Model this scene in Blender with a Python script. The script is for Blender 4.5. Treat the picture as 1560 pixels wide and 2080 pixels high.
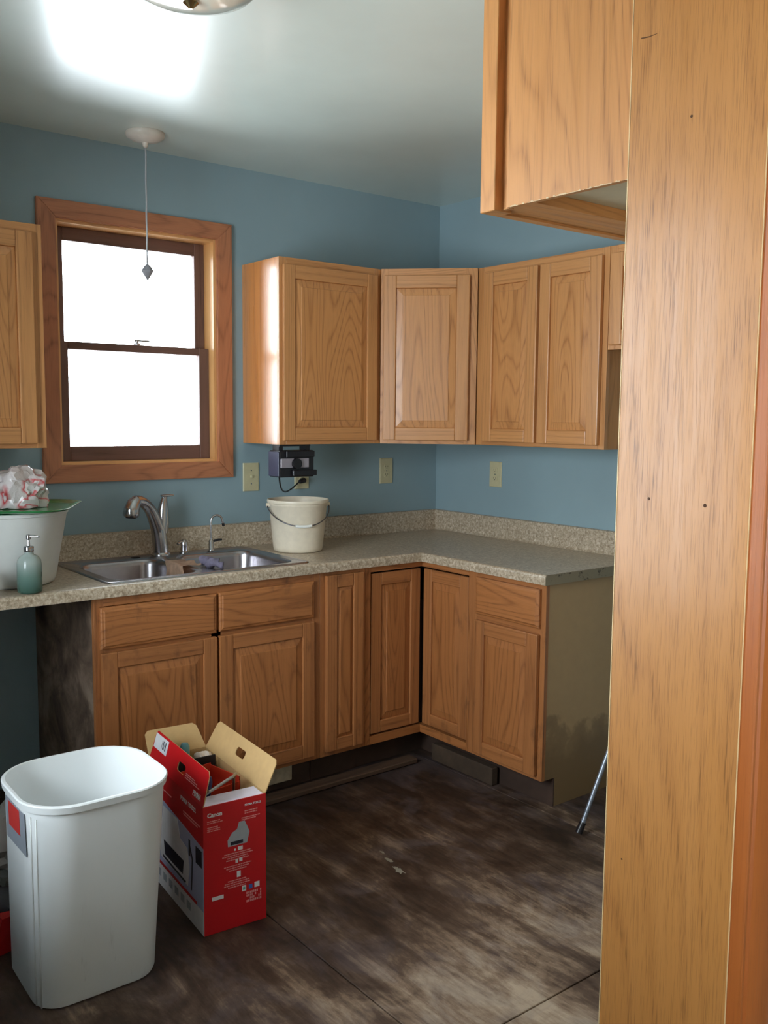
import bpy, bmesh, math, random
import numpy as np
from mathutils import Vector, Matrix, noise
random.seed(7)
S = bpy.context.scene
for o in list(bpy.data.objects): bpy.data.objects.remove(o)
PI = math.pi

# ------------------------------------------------------------------ camera
CAM = Vector((-3.208, -3.6449, 1.4933)); yaw, pitch, roll = .6664, -.1022, .0087
F = Vector((math.sin(yaw)*math.cos(pitch), math.cos(yaw)*math.cos(pitch), math.sin(pitch)))
R0 = Vector((math.cos(yaw), -math.sin(yaw), 0)); U0 = R0.cross(F)
R = R0*math.cos(roll)+U0*math.sin(roll); U = -R0*math.sin(roll)+U0*math.cos(roll)
cd = bpy.data.cameras.new('camera'); cam = bpy.data.objects.new('camera', cd); S.collection.objects.link(cam)
M = Matrix((R, U, -F)).transposed().to_4x4(); M.translation = CAM; cam.matrix_world = M
cd.sensor_fit = 'VERTICAL'; cd.sensor_height = 36; cd.lens = 1898.85*36/2080; cd.clip_start = .02
S.camera = cam

# ------------------------------------------------------------------ world, portals, exposure
w = bpy.data.worlds.new('overcast_sky'); S.world = w; w.use_nodes = True
bg = w.node_tree.nodes['Background']; bg.inputs[0].default_value = (.84, .93, 1, 1); bg.inputs[1].default_value = 17.0
S.view_settings.view_transform = 'Standard'; S.view_settings.look = 'None'
S.view_settings.gamma = 1; S.view_settings.use_curve_mapping = False
S.view_settings.exposure = .22
def portal(loc, rot, sx, sy):
    l = bpy.data.lights.new('window_portal', 'AREA'); l.shape = 'RECTANGLE'; l.size = sx; l.size_y = sy
    l.cycles.is_portal = True
    o = bpy.data.objects.new('window_portal', l); S.collection.objects.link(o); o.location = loc; o.rotation_euler = rot
portal((-1.605, .16, 1.77), (-PI/2, 0, 0), .8, 1.05)
portal((-3.46, -1.6, 1.55), (0, -PI/2, 0), 1.3, 1.3)
portal((-3.46, -4.65, 1.45), (0, -PI/2, 0), 1.5, 1.9)

# ------------------------------------------------------------------ helpers
ORG = {}
def setp(o, label=None, cat=None, kind=None, group=None):
    if label: o['label'] = label
    if cat: o['category'] = cat
    if kind: o['kind'] = kind
    if group: o['group'] = group
    return o
def empty(name, loc=(0, 0, 0), rz=0, label=None, cat=None, kind=None, group=None):
    o = bpy.data.objects.new(name, None); S.collection.objects.link(o)
    o.location = loc; o.rotation_euler = (0, 0, rz); o.empty_display_size = .05
    ORG[o.name] = Vector((0, 0, 0))
    return setp(o, label, cat, kind, group)
def fin(bm, name, mat, parent=None, grain=None, smooth=False, label=None, cat=None, kind=None, group=None, norm=True):
    """link a bmesh (given in the root thing's coordinates) as one object, origin at bottom centre"""
    if norm: bmesh.ops.recalc_face_normals(bm, faces=bm.faces)
    co = [v.co for v in bm.verts]
    lo = Vector([min(c[i] for c in co) for i in range(3)]); hi = Vector([max(c[i] for c in co) for i in range(3)])
    org = Vector(((lo.x+hi.x)/2, (lo.y+hi.y)/2, lo.z))
    for v in bm.verts: v.co -= org
    me = bpy.data.meshes.new(name); bm.to_mesh(me); bm.free()
    if smooth is True:
        for p in me.polygons: p.use_smooth = True
    elif smooth:
        for p in me.polygons: p.use_smooth = True
        try: me.set_sharp_from_angle(angle=math.radians(smooth))
        except Exception: pass
    if grain:
        a = me.attributes.new('grain', 'FLOAT_VECTOR', 'POINT')
        n = len(me.vertices); c = np.empty(n*3, np.float32); me.vertices.foreach_get('co', c); c = c.reshape(-1, 3)
        off = np.array([random.uniform(-30, 30) for _ in range(3)], np.float32)
        # the offset keeps a board's field centred on its own heart line
        g = {'z': c[:, [0, 1, 2]], 'x': c[:, [2, 1, 0]], 'y': c[:, [0, 2, 1]]}[grain[0]]+off
        a.data.foreach_set('vector', g.astype(np.float32).ravel())
    o = bpy.data.objects.new(name, me); S.collection.objects.link(o)
    if isinstance(mat, (list, tuple)):
        for m in mat: me.materials.append(m)
    else: me.materials.append(mat)
    if parent:
        o.parent = parent; o.location = org-ORG[parent.name]
    else: o.location = org
    ORG[o.name] = org if parent else Vector(org)
    return setp(o, label, cat, kind, group)
def box(bm, x0, x1, y0, y1, z0, z1, bev=0, seg=1, mi=0):
    t = bmesh.new()
    vs = [t.verts.new((x, y, z)) for x in (x0, x1) for y in (y0, y1) for z in (z0, z1)]
    for f in ((0, 1, 3, 2), (4, 6, 7, 5), (0, 4, 5, 1), (2, 3, 7, 6), (0, 2, 6, 4), (1, 5, 7, 3)):
        t.faces.new([vs[i] for i in f])
    if bev: bmesh.ops.bevel(t, geom=list(t.edges), offset=bev, segments=seg, affect='EDGES', profile=.5)
    merge(bm, t, mi); return bm
def merge(bm, t, mi=0, mat=None):
    mp = {}
    for v in t.verts: mp[v] = bm.verts.new(mat @ v.co if mat else v.co)
    for f in t.faces:
        try:
            g = bm.faces.new([mp[v] for v in f.verts]); g.material_index = mi; g.smooth = f.smooth
        except ValueError: pass
    t.free()
def bx(name, x0, x1, y0, y1, z0, z1, mat, parent=None, grain=None, bev=0, seg=1, **k):
    return fin(box(bmesh.new(), x0, x1, y0, y1, z0, z1, bev, seg), name, mat, parent, grain, **k)
def loft(bm, loops, close=True, cap0=False, cap1=False, mi=0):
    rings = [[bm.verts.new(p) for p in L] for L in loops]; n = len(loops[0])
    for a, b in zip(rings, rings[1:]):
        for i in range(n if close else n-1):
            j = (i+1) % n
            f = bm.faces.new((a[i], a[j], b[j], b[i])); f.material_index = mi
    if cap0: bm.faces.new(rings[0][::-1]).material_index = mi
    if cap1: bm.faces.new(rings[-1]).material_index = mi
    return rings
def circ(cx, cy, z, r, n=32, ry=None):
    ry = r if ry is None else ry
    return [(cx+r*math.cos(2*PI*i/n), cy+ry*math.sin(2*PI*i/n), z) for i in range(n)]
def lathe(bm, cx, cy, prof, n=32, cap0=True, cap1=True, mi=0):
    return loft(bm, [circ(cx, cy, z, max(r, 1e-4), n) for r, z in prof], True, cap0, cap1, mi)
def rrect(cx, cy, z, a, b, r, n=6, rot=0):
    pts = []; c, s = math.cos(rot), math.sin(rot)
    for qx, qy, a0 in ((1, 1, 0), (-1, 1, PI/2), (-1, -1, PI), (1, -1, 3*PI/2)):
        for i in range(n+1):
            t = a0+i*PI/2/n
            x = qx*(a-r)+r*math.cos(t); y = qy*(b-r)+r*math.sin(t)
            pts.append((cx+c*x-s*y, cy+s*x+c*y, z))
    return pts
def tube(bm, pts, r, n=10, cap=True, mi=0):
    P = [Vector(p) for p in pts]; rr = r if isinstance(r, (list, tuple)) else [r]*len(P)
    loops = []; prev = None
    for i, p in enumerate(P):
        d = (P[min(i+1, len(P)-1)]-P[max(i-1, 0)]).normalized()
        if prev is None:
            u = d.cross(Vector((0, 0, 1))); u = u if u.length > .01 else d.cross(Vector((0, 1, 0)))
        else: u = prev-d*prev.dot(d)
        u.normalize(); prev = u; v = d.cross(u)
        loops.append([p+rr[i]*(u*math.cos(2*PI*k/n)+v*math.sin(2*PI*k/n)) for k in range(n)])
    loft(bm, loops, True, cap, cap, mi); return bm
def bez(a, b, c, d, n=12):
    a, b, c, d = map(Vector, (a, b, c, d))
    return [a*(1-t)**3+3*b*t*(1-t)**2+3*c*t*t*(1-t)+d*t**3 for t in [i/n for i in range(n+1)]]
def ray_pt(x, y, ax, v):
    d = F+R*(x-780)/1898.85-U*(y-1040)/1898.85
    return CAM+d*((v-CAM[ax])/d[ax])

# ------------------------------------------------------------------ materials
def srgb(r, g, b): return tuple((c/255/12.92 if c/255 <= .04045 else ((c/255+.055)/1.055)**2.4) for c in (r, g, b))+(1,)
class NT:
    def __init__(s, name):
        s.m = bpy.data.materials.new(name); s.m.use_nodes = True; s.t = s.m.node_tree
        s.b = s.t.nodes['Principled BSDF']
    def n(s, ty, **k):
        x = s.t.nodes.new(ty)
        for a, v in k.items(): setattr(x, a, v)
        return x
    def l(s, a, b): s.t.links.new(a, b)
    def math(s, op, a, b=None, c=None, clamp=False):
        x = s.n('ShaderNodeMath', operation=op, use_clamp=clamp)
        for i, v in enumerate((a, b, c)):
            if v is None: continue
            if isinstance(v, (int, float)): x.inputs[i].default_value = v
            else: s.l(v, x.inputs[i])
        return x.outputs[0]
    def mapping(s, src, scale=(1, 1, 1), loc=(0, 0, 0), rot=(0, 0, 0)):
        x = s.n('ShaderNodeMapping'); s.l(src, x.inputs[0])
        x.inputs['Scale'].default_value = scale; x.inputs['Location'].default_value = loc; x.inputs['Rotation'].default_value = rot
        return x.outputs[0]
    def noise(s, vec, scale=1, detail=2, rough=.5, dist=0):
        x = s.n('ShaderNodeTexNoise'); s.l(vec, x.inputs['Vector'])
        x.inputs['Scale'].default_value = scale; x.inputs['Detail'].default_value = detail
        x.inputs['Roughness'].default_value = rough; x.inputs['Distortion'].default_value = dist
        return x.outputs[0]
    def ramp(s, fac, stops):
        x = s.n('ShaderNodeValToRGB'); s.l(fac, x.inputs[0]); e = x.color_ramp.elements
        while len(e) < len(stops): e.new(.5)
        for i, (p, c) in enumerate(stops):
            e[i].position = p; e[i].color = c if isinstance(c, tuple) else (c, c, c, 1)
        return x.outputs[0]
    def mix(s, fac, a, b, blend='MIX'):
        x = s.n('ShaderNodeMix', data_type='RGBA', blend_type=blend)
        for i, v in ((0, fac), (6, a), (7, b)):
            if isinstance(v, (int, float)): x.inputs[i].default_value = v
            elif isinstance(v, tuple): x.inputs[i].default_value = v
            else: s.l(v, x.inputs[i])
        return x.outputs[2]
    def bump(s, h, strength=.2, dist=.001):
        x = s.n('ShaderNodeBump'); x.inputs['Strength'].default_value = strength; x.inputs['Distance'].default_value = dist
        s.l(h, x.inputs['Height']); s.l(x.outputs[0], s.b.inputs['Normal'])
    def set(s, **k):
        for a, v in k.items():
            i = s.b.inputs[a.replace('_', ' ')]
            if isinstance(v, (int, float, tuple)): i.default_value = v
            else: s.l(v, i)
        return s
def plain(name, col, rough=.5, metal=0, var=.06, vs=30, bump=0, **k):
    s = NT(name); tc = s.n('ShaderNodeTexCoord').outputs['Object']
    nz = s.noise(tc, vs, 3, .6)
    hi = tuple(min(1, c*(1+var)) for c in col[:3])+(1,); lo = tuple(c*(1-var) for c in col[:3])+(1,)
    s.set(Base_Color=s.ramp(nz, [(.3, lo), (.7, hi)]), Roughness=rough, Metallic=metal)
    if bump: s.bump(s.noise(tc, vs*4, 3), bump, .002)
    for a, v in k.items(): s.set(**{a: v})
    return s.m
def oak(name, light, dark, rough=.38, ring=16, coat=.25, wid=.55, pores=.35, soil=None, lines=.5, along=.8, psc=330):
    s = NT(name); g = s.n('ShaderNodeAttribute', attribute_name='grain').outputs['Vector']
    base = s.noise(s.mapping(g, (5, 5, along)), 1, 1.2, .4)
    wob = s.noise(s.mapping(g, (38, 38, 2.2)), 1, 3, .6)
    v = s.math('ADD', s.math('MULTIPLY', base, ring), s.math('MULTIPLY', wob, .45))
    rings = s.math('PINGPONG', v, .5)                         # 0..0.5
    rr = s.ramp(s.math('MULTIPLY', rings, 2), [(0, 1.0), (wid*.45, .35), (wid, 0.0), (1, .12)])
    pore = s.ramp(s.noise(s.mapping(g, (psc, psc, psc*.03)), 1, 3, .62), [(.5, 0.0), (.66, 1.0)])
    streak = s.noise(s.mapping(g, (60, 60, 1.6)), 1, 3, .6)
    tone = s.noise(s.mapping(g, (1.3, 1.3, .6)), 1, 2)
    c0 = s.ramp(s.math('ADD', s.math('MULTIPLY', streak, .75), s.math('MULTIPLY', tone, .25)), [(.32, tuple(a*.78+b*.22 for a, b in zip(light, dark))), (.66, light)])
    c1 = s.mix(s.math('MULTIPLY', rr, lines), c0, dark)
    pf = s.math('MULTIPLY', pore, s.math('MULTIPLY_ADD', rr, .7, pores*.6))
    c2 = s.mix(s.math('MULTIPLY', pf, .6, clamp=True), c1, tuple(c*.55 for c in dark[:3])+(1,))
    if soil:
        p = s.n('ShaderNodeNewGeometry').outputs['Position']
        m = s.ramp(s.noise(s.mapping(p, (9, 9, 5)), 1, 5, .65), [(.60, 0.0), (.74, 1.0)])
        c2 = s.mix(s.math('MULTIPLY', m, .55), c2, soil)
    s.set(Base_Color=c2, Roughness=s.ramp(streak, [(.3, rough-.05), (.7, rough+.1)]), Coat_Weight=coat, Coat_Roughness=.22)
    s.bump(s.math('SUBTRACT', streak, s.math('MULTIPLY', pore, .6)), .18, .0012)
    return s.m
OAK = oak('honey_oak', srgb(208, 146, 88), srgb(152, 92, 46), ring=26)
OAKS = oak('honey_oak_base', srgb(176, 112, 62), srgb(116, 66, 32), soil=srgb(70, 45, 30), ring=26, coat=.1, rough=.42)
OAK_ST = oak('honey_oak_straight', srgb(206, 146, 90), srgb(156, 98, 52), ring=24, along=.12, lines=.4)
OAKS_ST = oak('honey_oak_base_straight', srgb(174, 112, 64), srgb(116, 66, 34), soil=srgb(70, 45, 30), ring=24, coat=.1, rough=.42, along=.12, lines=.4)
OAKR = oak('red_oak_casing', srgb(190, 124, 86), srgb(140, 84, 56), ring=16, coat=.15, rough=.4)
OAKP = oak('oak_jamb', srgb(202, 138, 72), srgb(158, 98, 46), ring=14, coat=.2, rough=.40, pores=.9, lines=.28, along=.5, psc=620)
OAKV = oak('oak_veneer', srgb(210, 146, 84), srgb(166, 106, 54), ring=26, coat=.1, rough=.4, lines=.4)
LINER = oak('window_liner_oak', srgb(232, 176, 112), srgb(196, 132, 76), ring=10, coat=.6, rough=.35, along=.12, lines=.3)
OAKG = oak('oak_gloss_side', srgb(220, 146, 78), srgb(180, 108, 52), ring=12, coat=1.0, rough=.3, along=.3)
CASE = oak('orange_casing', srgb(186, 104, 46), srgb(140, 72, 32), ring=8, coat=.2, along=.15, lines=.3, rough=.35)
SASH = oak('sash_wood', srgb(120, 88, 76), srgb(84, 58, 50), ring=6, coat=0, rough=.5)

def wallpaint(name, col, rough):
    s = NT(name); p = s.n('ShaderNodeNewGeometry').outputs['Position']
    a = s.noise(p, 1.7, 4, .6); b = s.noise(p, 140, 3, .6)
    lo = tuple(c*.93 for c in col[:3])+(1,); hi = tuple(c*1.05 for c in col[:3])+(1,)
    s.set(Base_Color=s.ramp(a, [(.3, lo), (.7, hi)]), Roughness=rough); s.bump(b, .12, .0012); return s
WALL = wallpaint('blue_wall_paint', srgb(142, 165, 172), .45).m
CEILs = wallpaint('pale_ceiling_gloss', srgb(220, 230, 220), .40)
CEILs.set(Coat_Weight=1.0, Coat_Roughness=.25, Coat_IOR=2.0)
CEIL = CEILs.m
WALLN = wallpaint('near_room_paint', srgb(200, 190, 172), .6).m
def almond(name, col, stain):
    s = NT(name); p = s.n('ShaderNodeNewGeometry').outputs['Position']; sep = s.n('ShaderNodeSeparateXYZ'); s.l(p, sep.inputs[0])
    n1 = s.noise(p, 7, 4, .55); n2 = s.noise(p, 22, 5, .65)
    m = s.math('SUBTRACT', s.math('MULTIPLY_ADD', n1, .55, .1), sep.outputs[2])   # stained below a wavy tide line
    mk = s.ramp(s.math('ADD', m, s.math('MULTIPLY', n2, .06)), [(.06, 0.0), (.10, .7), (.2, 1.0)])
    c = s.mix(mk, s.ramp(n2, [(.3, tuple(a*.93 for a in col[:3])+(1,)), (.7, col)]), stain)
    s.set(Base_Color=c, Roughness=.5); return s.m
SIDE = almond('almond_laminate_side', srgb(182, 148, 104), srgb(132, 104, 70))
def grimy():
    s = NT('grimy_cabinet_side'); p = s.n('ShaderNodeNewGeometry').outputs['Position']
    a = s.noise(p, 5, 6, .65, .6)
    s.set(Base_Color=s.ramp(a, [(.36, srgb(66, 52, 42)), (.5, srgb(112, 92, 76)), (.62, srgb(150, 130, 112))]), Roughness=.7); return s.m
GRIME = grimy()
def lamin():
    s = NT('counter_laminate'); p = s.n('ShaderNodeNewGeometry').outputs['Position']
    a = s.noise(p, 95, 4, .7, .5); b = s.noise(p, 34, 3, .6, 1.2)
    c = s.ramp(a, [(.36, srgb(140, 120, 98)), (.48, srgb(182, 164, 140)), (.58, srgb(202, 186, 164)), (.68, srgb(220, 210, 192))])
    c = s.mix(s.ramp(b, [(.42, .0), (.6, .45)]), c, srgb(152, 134, 110))
    s.set(Base_Color=c, Roughness=.3, Coat_Weight=.15, Coat_Roughness=.25); return s.m
LAM = lamin()
def lamside():
    s = NT('counter_raw_edge'); p = s.n('ShaderNodeNewGeometry').outputs['Position']
    a = s.noise(p, 20, 5, .7)
    s.set(Base_Color=s.ramp(a, [(.36, srgb(70, 56, 42)), (.44, srgb(142, 128, 104))]), Roughness=.7); return s.m
RAW = lamside()
DARKK = plain('dark_toe_board', srgb(62, 44, 34), .7, var=.3, vs=8)
STEEL = plain('stainless_steel', srgb(176, 172, 176), .27, 1, var=.05, vs=60)
NICKEL = plain('brushed_nickel', srgb(190, 188, 190), .2, 1, var=.05, vs=60)
BLACK = plain('black_plastic', srgb(26, 24, 28), .35)
IVORY = plain('ivory_plate_plastic', srgb(196, 188, 150), .4)
CREAMP = plain('cream_bucket_plastic', srgb(226, 214, 192), .38, Subsurface_Weight=.0)
WHITEP = plain('white_bin_plastic', srgb(226, 229, 228), .36, var=.02, vs=6)
WHITEC = plain('canopy_white', srgb(214, 204, 190), .3)
CARD = plain('brown_cardboard', srgb(196, 160, 108), .75, var=.05)
DARKHOLE = plain('dark_hole', srgb(14, 11, 10), .8)

def glassmat(name, col=(1, 1, 1, 1), k=.05):
    m = bpy.data.materials.new(name); m.use_nodes = True; t = m.node_tree; t.nodes.clear()
    o = t.nodes.new('ShaderNodeOutputMaterial'); mx = t.nodes.new('ShaderNodeMixShader')
    a = t.nodes.new('ShaderNodeBsdfTransparent'); g = t.nodes.new('ShaderNodeBsdfGlossy'); fr = t.nodes.new('ShaderNodeFresnel')
    a.inputs[0].default_value = col; g.inputs['Roughness'].default_value = k; fr.inputs[0].default_value = 1.45
    for x, y in ((fr.outputs[0], mx.inputs[0]), (a.outputs[0], mx.inputs[1]), (g.outputs[0], mx.inputs[2]), (mx.outputs[0], o.inputs[0])): t.links.new(x, y)
    return m
PANE = glassmat('window_glass', (.97, .98, .98, 1), .02)

def floormat():
    s = NT('stained_subfloor'); p = s.n('ShaderNodeNewGeometry').outputs['Position']
    sep = s.n('ShaderNodeSeparateXYZ'); s.l(p, sep.inputs[0])
    sm = s.mapping(p, (9, 2.4, 1)); big = s.noise(p, 2.2, 6, .62, .5); st = s.noise(sm, 1.0, 8, .72, .45)
    fine = s.noise(s.mapping(p, (60, 7, 1)), 1, 5, .65); mid = s.noise(s.mapping(p, (3, 2, 1)), 1.7, 6, .65, 1.2)
    prox = s.math('MULTIPLY_ADD', sep.outputs[1], -.34, -.38)          # darker towards the units, paler in the middle of the room
    v = s.math('ADD', s.math('MULTIPLY', st, .65), s.math('MULTIPLY', big, .35))
    v = s.math('ADD', v, s.math('MULTIPLY', s.math('MINIMUM', s.math('MAXIMUM', prox, -.25), .35), .42))
    v = s.math('ADD', v, s.math('MULTIPLY_ADD', fine, .22, -.11))
    v = s.math('ADD', v, s.math('MULTIPLY_ADD', mid, .36, -.18)); blot = s.noise(p, 5.5, 7, .7, .8); v = s.math('ADD', v, s.math('MULTIPLY_ADD', blot, .26, -.13))
    for (bx0, by0, br, am) in ((-1.55, -1.95, .38, .10), (-2.05, -1.95, .28, .09), (-1.15, -1.75, .30, .06), (-1.45, -2.15, .2, .07)):   # where the old flooring was scraped bare
        dv = s.n('ShaderNodeVectorMath', operation='DISTANCE'); s.l(p, dv.inputs[0]); dv.inputs[1].default_value = (bx0, by0, 0)
        v = s.math('MULTIPLY_ADD', s.math('SUBTRACT', 1, s.math('DIVIDE', dv.outputs['Value'], br), None, True), am, v)
    c = s.ramp(v, [(.42, srgb(44, 30, 22)), (.52, srgb(68, 49, 37)), (.61, srgb(96, 75, 60)), (.69, srgb(140, 116, 95)), (.80, srgb(186, 164, 140))])
    blu = s.ramp(mid, [(.50, 0.0), (.62, .3)])
    c = s.mix(blu, c, srgb(84, 76, 84))
    chips = s.ramp(s.noise(s.mapping(p, (14, 9, 1), (3.3, 0, 0)), 1, 3, .6), [(.755, 0.0), (.77, 1.0)])
    c = s.mix(s.math('MULTIPLY', chips, .8), c, srgb(170, 158, 140))
    s.set(Base_Color=c, Roughness=s.ramp(mid, [(.35, .5), (.65, .7)]))
    s.bump(s.math('ADD', st, s.math('MULTIPLY', fine, .5)), .35, .004); return s.m
FLOOR = floormat()

# ------------------------------------------------------------------ shell
H = 2.546
XL = -3.4; YP0, YP1 = -2.985, -2.812; YN = -6.4; XR2 = .9
cn = bmesh.new(); box(cn, XL-.15, XR2+.15, YN-.15, .15, H, H+.1)
fin(cn, 'ceiling', CEIL, label='pale glossy blue-green painted kitchen ceiling', cat='ceiling', kind='structure')
fl = empty('floor', (0, 0, 0), label='dark stained bare plywood subfloor with glue patches', cat='floor', kind='structure')
xs = [XL-.15, -3.043, -1.823, -.603, XR2+.15]
for i in range(4):
    ys = [.15, -2.12, -4.56, YN-.15] if i % 2 == 0 else ([.15, -.9, -3.34, YN-.15])
    if i == 2: ys = [.15, -2.125, -4.5, YN-.15]
    if i == 1: ys = [.15, -3.2, YN-.15]
    for a, b in zip(ys, ys[1:]):
        bx('plywood_sheet', xs[i]+.002, xs[i+1]-.002, b+.002, a-.002, -.03, random.uniform(-.0012, 0), FLOOR, fl, bev=.0015)
bx('underlay', XL-.15, XR2+.15, YN-.15, .15, -.06, -.031, DARKHOLE, fl)
for fx0, fy0, fr0, fs0 in ((-1.317, -1.284, .028, 1.0), (-1.335, -1.36, .032, 2.4), (-1.30, -1.225, .014, 4.1)):
    b = bmesh.new(); n_ = 22; pr_ = [(fx0+fr0*(.35+.9*abs(noise.noise(Vector((math.cos(t_)*1.6, math.sin(t_)*1.6, fs0)))))*math.cos(t_)*.5, fy0+fr0*(.5+1.2*abs(noise.noise(Vector((math.cos(t_)*2, math.sin(t_)*2, fs0+3)))))*math.sin(t_)) for t_ in [2*PI*i/n_ for i in range(n_)]]
    loft(b, [[(x, y, z) for x, y in pr_] for z in (-.0006, .0006)], True, True, True); fin(b, 'paint_flake', plain('pale_flake', srgb(150, 140, 122), .8), fl, label='pale worn flake on the dark subfloor')
WX0, WX1, WZ0, WZ1 = -1.953, -1.262, 1.288, 2.236
b = bmesh.new()
box(b, XL-.15, WX0, 0, .15, 0, H); box(b, WX1, 0.15, 0, .15, 0, H); box(b, WX0, WX1, 0, .15, 0, WZ0); box(b, WX0, WX1, 0, .15, WZ1, H)
fin(b, 'wall_back', WALL, label='blue painted wall with the window over the sink', cat='wall', kind='structure')
bx('wall_right', 0, .15, YP1, 0, 0, H, WALL, label='blue painted wall right of the room corner', cat='wall', kind='structure')
L2 = [(-2.2, -1.1, .9, 2.15), (-5.6, -3.7, .7, 2.2)]  # near-room window is unseen, added and sized to light jamb and bin
b = bmesh.new(); prev = 0
for (y0, y1, z0, z1) in L2:
    box(b, XL-.15, XL, y1, prev, 0, H); box(b, XL-.15, XL, y0, y1, 0, z0); box(b, XL-.15, XL, y0, y1, z1, H); prev = y0
box(b, XL-.15, XL, YN-.15, prev, 0, H)
fin(b, 'wall_left', WALL, label='left wall with side windows', cat='wall', kind='structure')
DX0, DX1 = -3.045, -2.09
b = bmesh.new(); box(b, XL, DX0-.02, YP0, YP1, 0, H); box(b, DX1, XR2, YP0, YP1, 0, H); box(b, DX0-.02, DX1, YP0, YP1, 2.20, H)
fin(b, 'wall_front', WALLN, label='partition wall around the kitchen doorway', cat='wall', kind='structure')
b = bmesh.new(); box(b, XL-.15, XR2+.15, YN-.15, YN, 0, H); fin(b, 'wall_rear', WALLN, label='rear wall of the room behind the camera', cat='wall', kind='structure')
bx('wall_side', XR2, XR2+.15, YN, YP0, 0, H, WALLN, label='far side wall of the room behind the camera', cat='wall', kind='structure')
for i, (y0, y1, z0, z1) in enumerate(L2):
    e = empty('window_%d' % (i+2), (0, 0, 0), label='side window in the left wall' + (' of the kitchen', ' of the near room, unseen and added for light')[i], cat='window', kind='structure')
    for a in ((y0, y0+.05, z0, z1), (y1-.05, y1, z0, z1), (y0+.05, y1-.05, z0, z0+.05), (y0+.05, y1-.05, z1-.05, z1)):
        bx('window_frame', XL-.10, XL-.04, *a, OAKR, e, 'y')
    bx('pane', XL-.075, XL-.07, y0+.05, y1-.05, z0+.05, z1-.05, PANE, e)

# doorway lining beside the camera
dw = empty('door_1', (0, 0, 0), label='oak door jamb lining of the near doorway', cat='doorway', kind='structure')
bx('jamb', -2.113, -2.0902, -3.003, -2.796, 0, 2.18, OAKP, dw, 'z', bev=.0012, label='wide worn oak jamb board at the right')
bx('jamb', DX0-.018, DX0, -3.003, -2.796, 0, 2.18, OAKP, dw, 'z', bev=.0012)
bx('head_jamb', DX0, -2.108, -3.003, -2.796, 2.18, 2.198, OAKP, dw, 'x', bev=.0012)
def casing(bm, x0, sgn, z0, z1):
    prof = [(0, 0), (0, .019), (.0015, .0205), (.006, .0205), (.008, .013), (.0135, .013), (.0165, .0195), (.026, .0235), (.062, .0235), (.078, .019), (.084, .016), (.084, 0)]
    loft(bm, [[(x0+sgn*u, -3.003-v, z) for u, v in prof] for z in (z0, z1)], True, True, True)
b = bmesh.new(); casing(b, -2.1110, 1, 0, 2.26); PALE = plain('pale_raw_and_highlight', srgb(236, 204, 150), .5)
for ya, yb in ((-2.7965, -2.7952), (-3.0036, -3.0028)): bx('raw_and_highlight_edge', -2.1135, (-2.0905 if ya > -2.9 else -2.1115), ya, yb, 0, 2.18, PALE, dw, label='pale strip on the jamb board, raw wood at the far edge, painted highlight at the near edge')  # far strip is raw wood; near strip paints the bright edge highlight
fin(b, 'trim_1', CASE, None, 'z', smooth=35, label='orange-brown moulded door casing at the right edge', cat='trim', kind='structure')
b = bmesh.new(); casing(b, DX0-.006, -1, 0, 2.26); fin(b, 'trim_2', CASE, None, 'z', smooth=35, label='moulded door casing on the left side of the doorway', cat='trim', kind='structure')

for x_, y_, rr_ in ((1318, 1013, .0022), (1432, 1027, .0026), (1405, 236, .002), (1263, 1745, .0015)):
    p_ = ray_pt(x_, y_, 0, -2.113); b = bmesh.new(); tube(b, [(p_.x-.0002, p_.y, p_.z), (p_.x+.002, p_.y, p_.z)], rr_, 10)
    fin(b, 'nail_dent', plain('dent_dark', srgb(84, 54, 30), .8), dw)
p_ = ray_pt(1303, 78, 0, -2.113); p2_ = ray_pt(1335, 68, 0, -2.113)
b = bmesh.new(); tube(b, [p_, (p_+p2_)/2+Vector((0, 0, -.001)), p2_], [.0010, .0008, .0004], 6); fin(b, 'scratch', plain('scratch_dark', srgb(110, 72, 40), .8), dw)
# ------------------------------------------------------------------ sink window
wn = empty('window_1', (-1.605, 0, WZ0), label='double-hung window with reddish oak casing above the sink', cat='window', kind='structure')
ORG[wn.name] = Vector((-1.605, 0, WZ0))
def mitre(bm, pts, y0, y1):
    a = [bm.verts.new((x, y0, z)) for x, z in pts]; c = [bm.verts.new((x, y1, z)) for x, z in pts]
    bm.faces.new(a); bm.faces.new(c[::-1])
    for i in range(4): bm.faces.new((a[i], c[i], c[(i+1) % 4], a[(i+1) % 4]))
    bmesh.ops.bevel(bm, geom=[e for e in bm.edges if abs(e.verts[0].co.y-y0) < 1e-6 and abs(e.verts[1].co.y-y0) < 1e-6], offset=.003, segments=2, affect='EDGES')
    return bm
ox0, ox1, oz0, oz1 = -2.019, -1.196, 1.2225, 2.300; ix0, ix1, iz0, iz1 = WX0+.004, WX1-.004, WZ0+.004, WZ1-.004
for pts, g in (([(ox0, oz0), (ix0, iz0), (ix0, iz1), (ox0, oz1)], 'z'), ([(ox1, oz0), (ix1, iz0), (ix1, iz1), (ox1, oz1)], 'z'),
               ([(ox0, oz1), (ix0, iz1), (ix1, iz1), (ox1, oz1)], 'x'), ([(ox0, oz0), (ix0, iz0), (ix1, iz0), (ox1, oz0)], 'x')):
    fin(mitre(bmesh.new(), pts, -.019, 0), 'casing_board', OAKR, wn, g)
t = .016
bx('side_jamb', WX0, WX0+t, 0, .15, WZ0, WZ1, LINER, wn, 'z'); bx('side_jamb', WX1-t, WX1, 0, .15, WZ0, WZ1, LINER, wn, 'z')
bx('head_jamb', WX0+t, WX1-t, 0, .15, WZ1-t, WZ1, LINER, wn, 'x'); bx('sill', WX0+t, WX1-t, 0, .15, WZ0, WZ0+t, LINER, wn, 'x')
jx0, jx1 = WX0+t, WX1-t; jz0, jz1 = WZ0+t, WZ1-t
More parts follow.
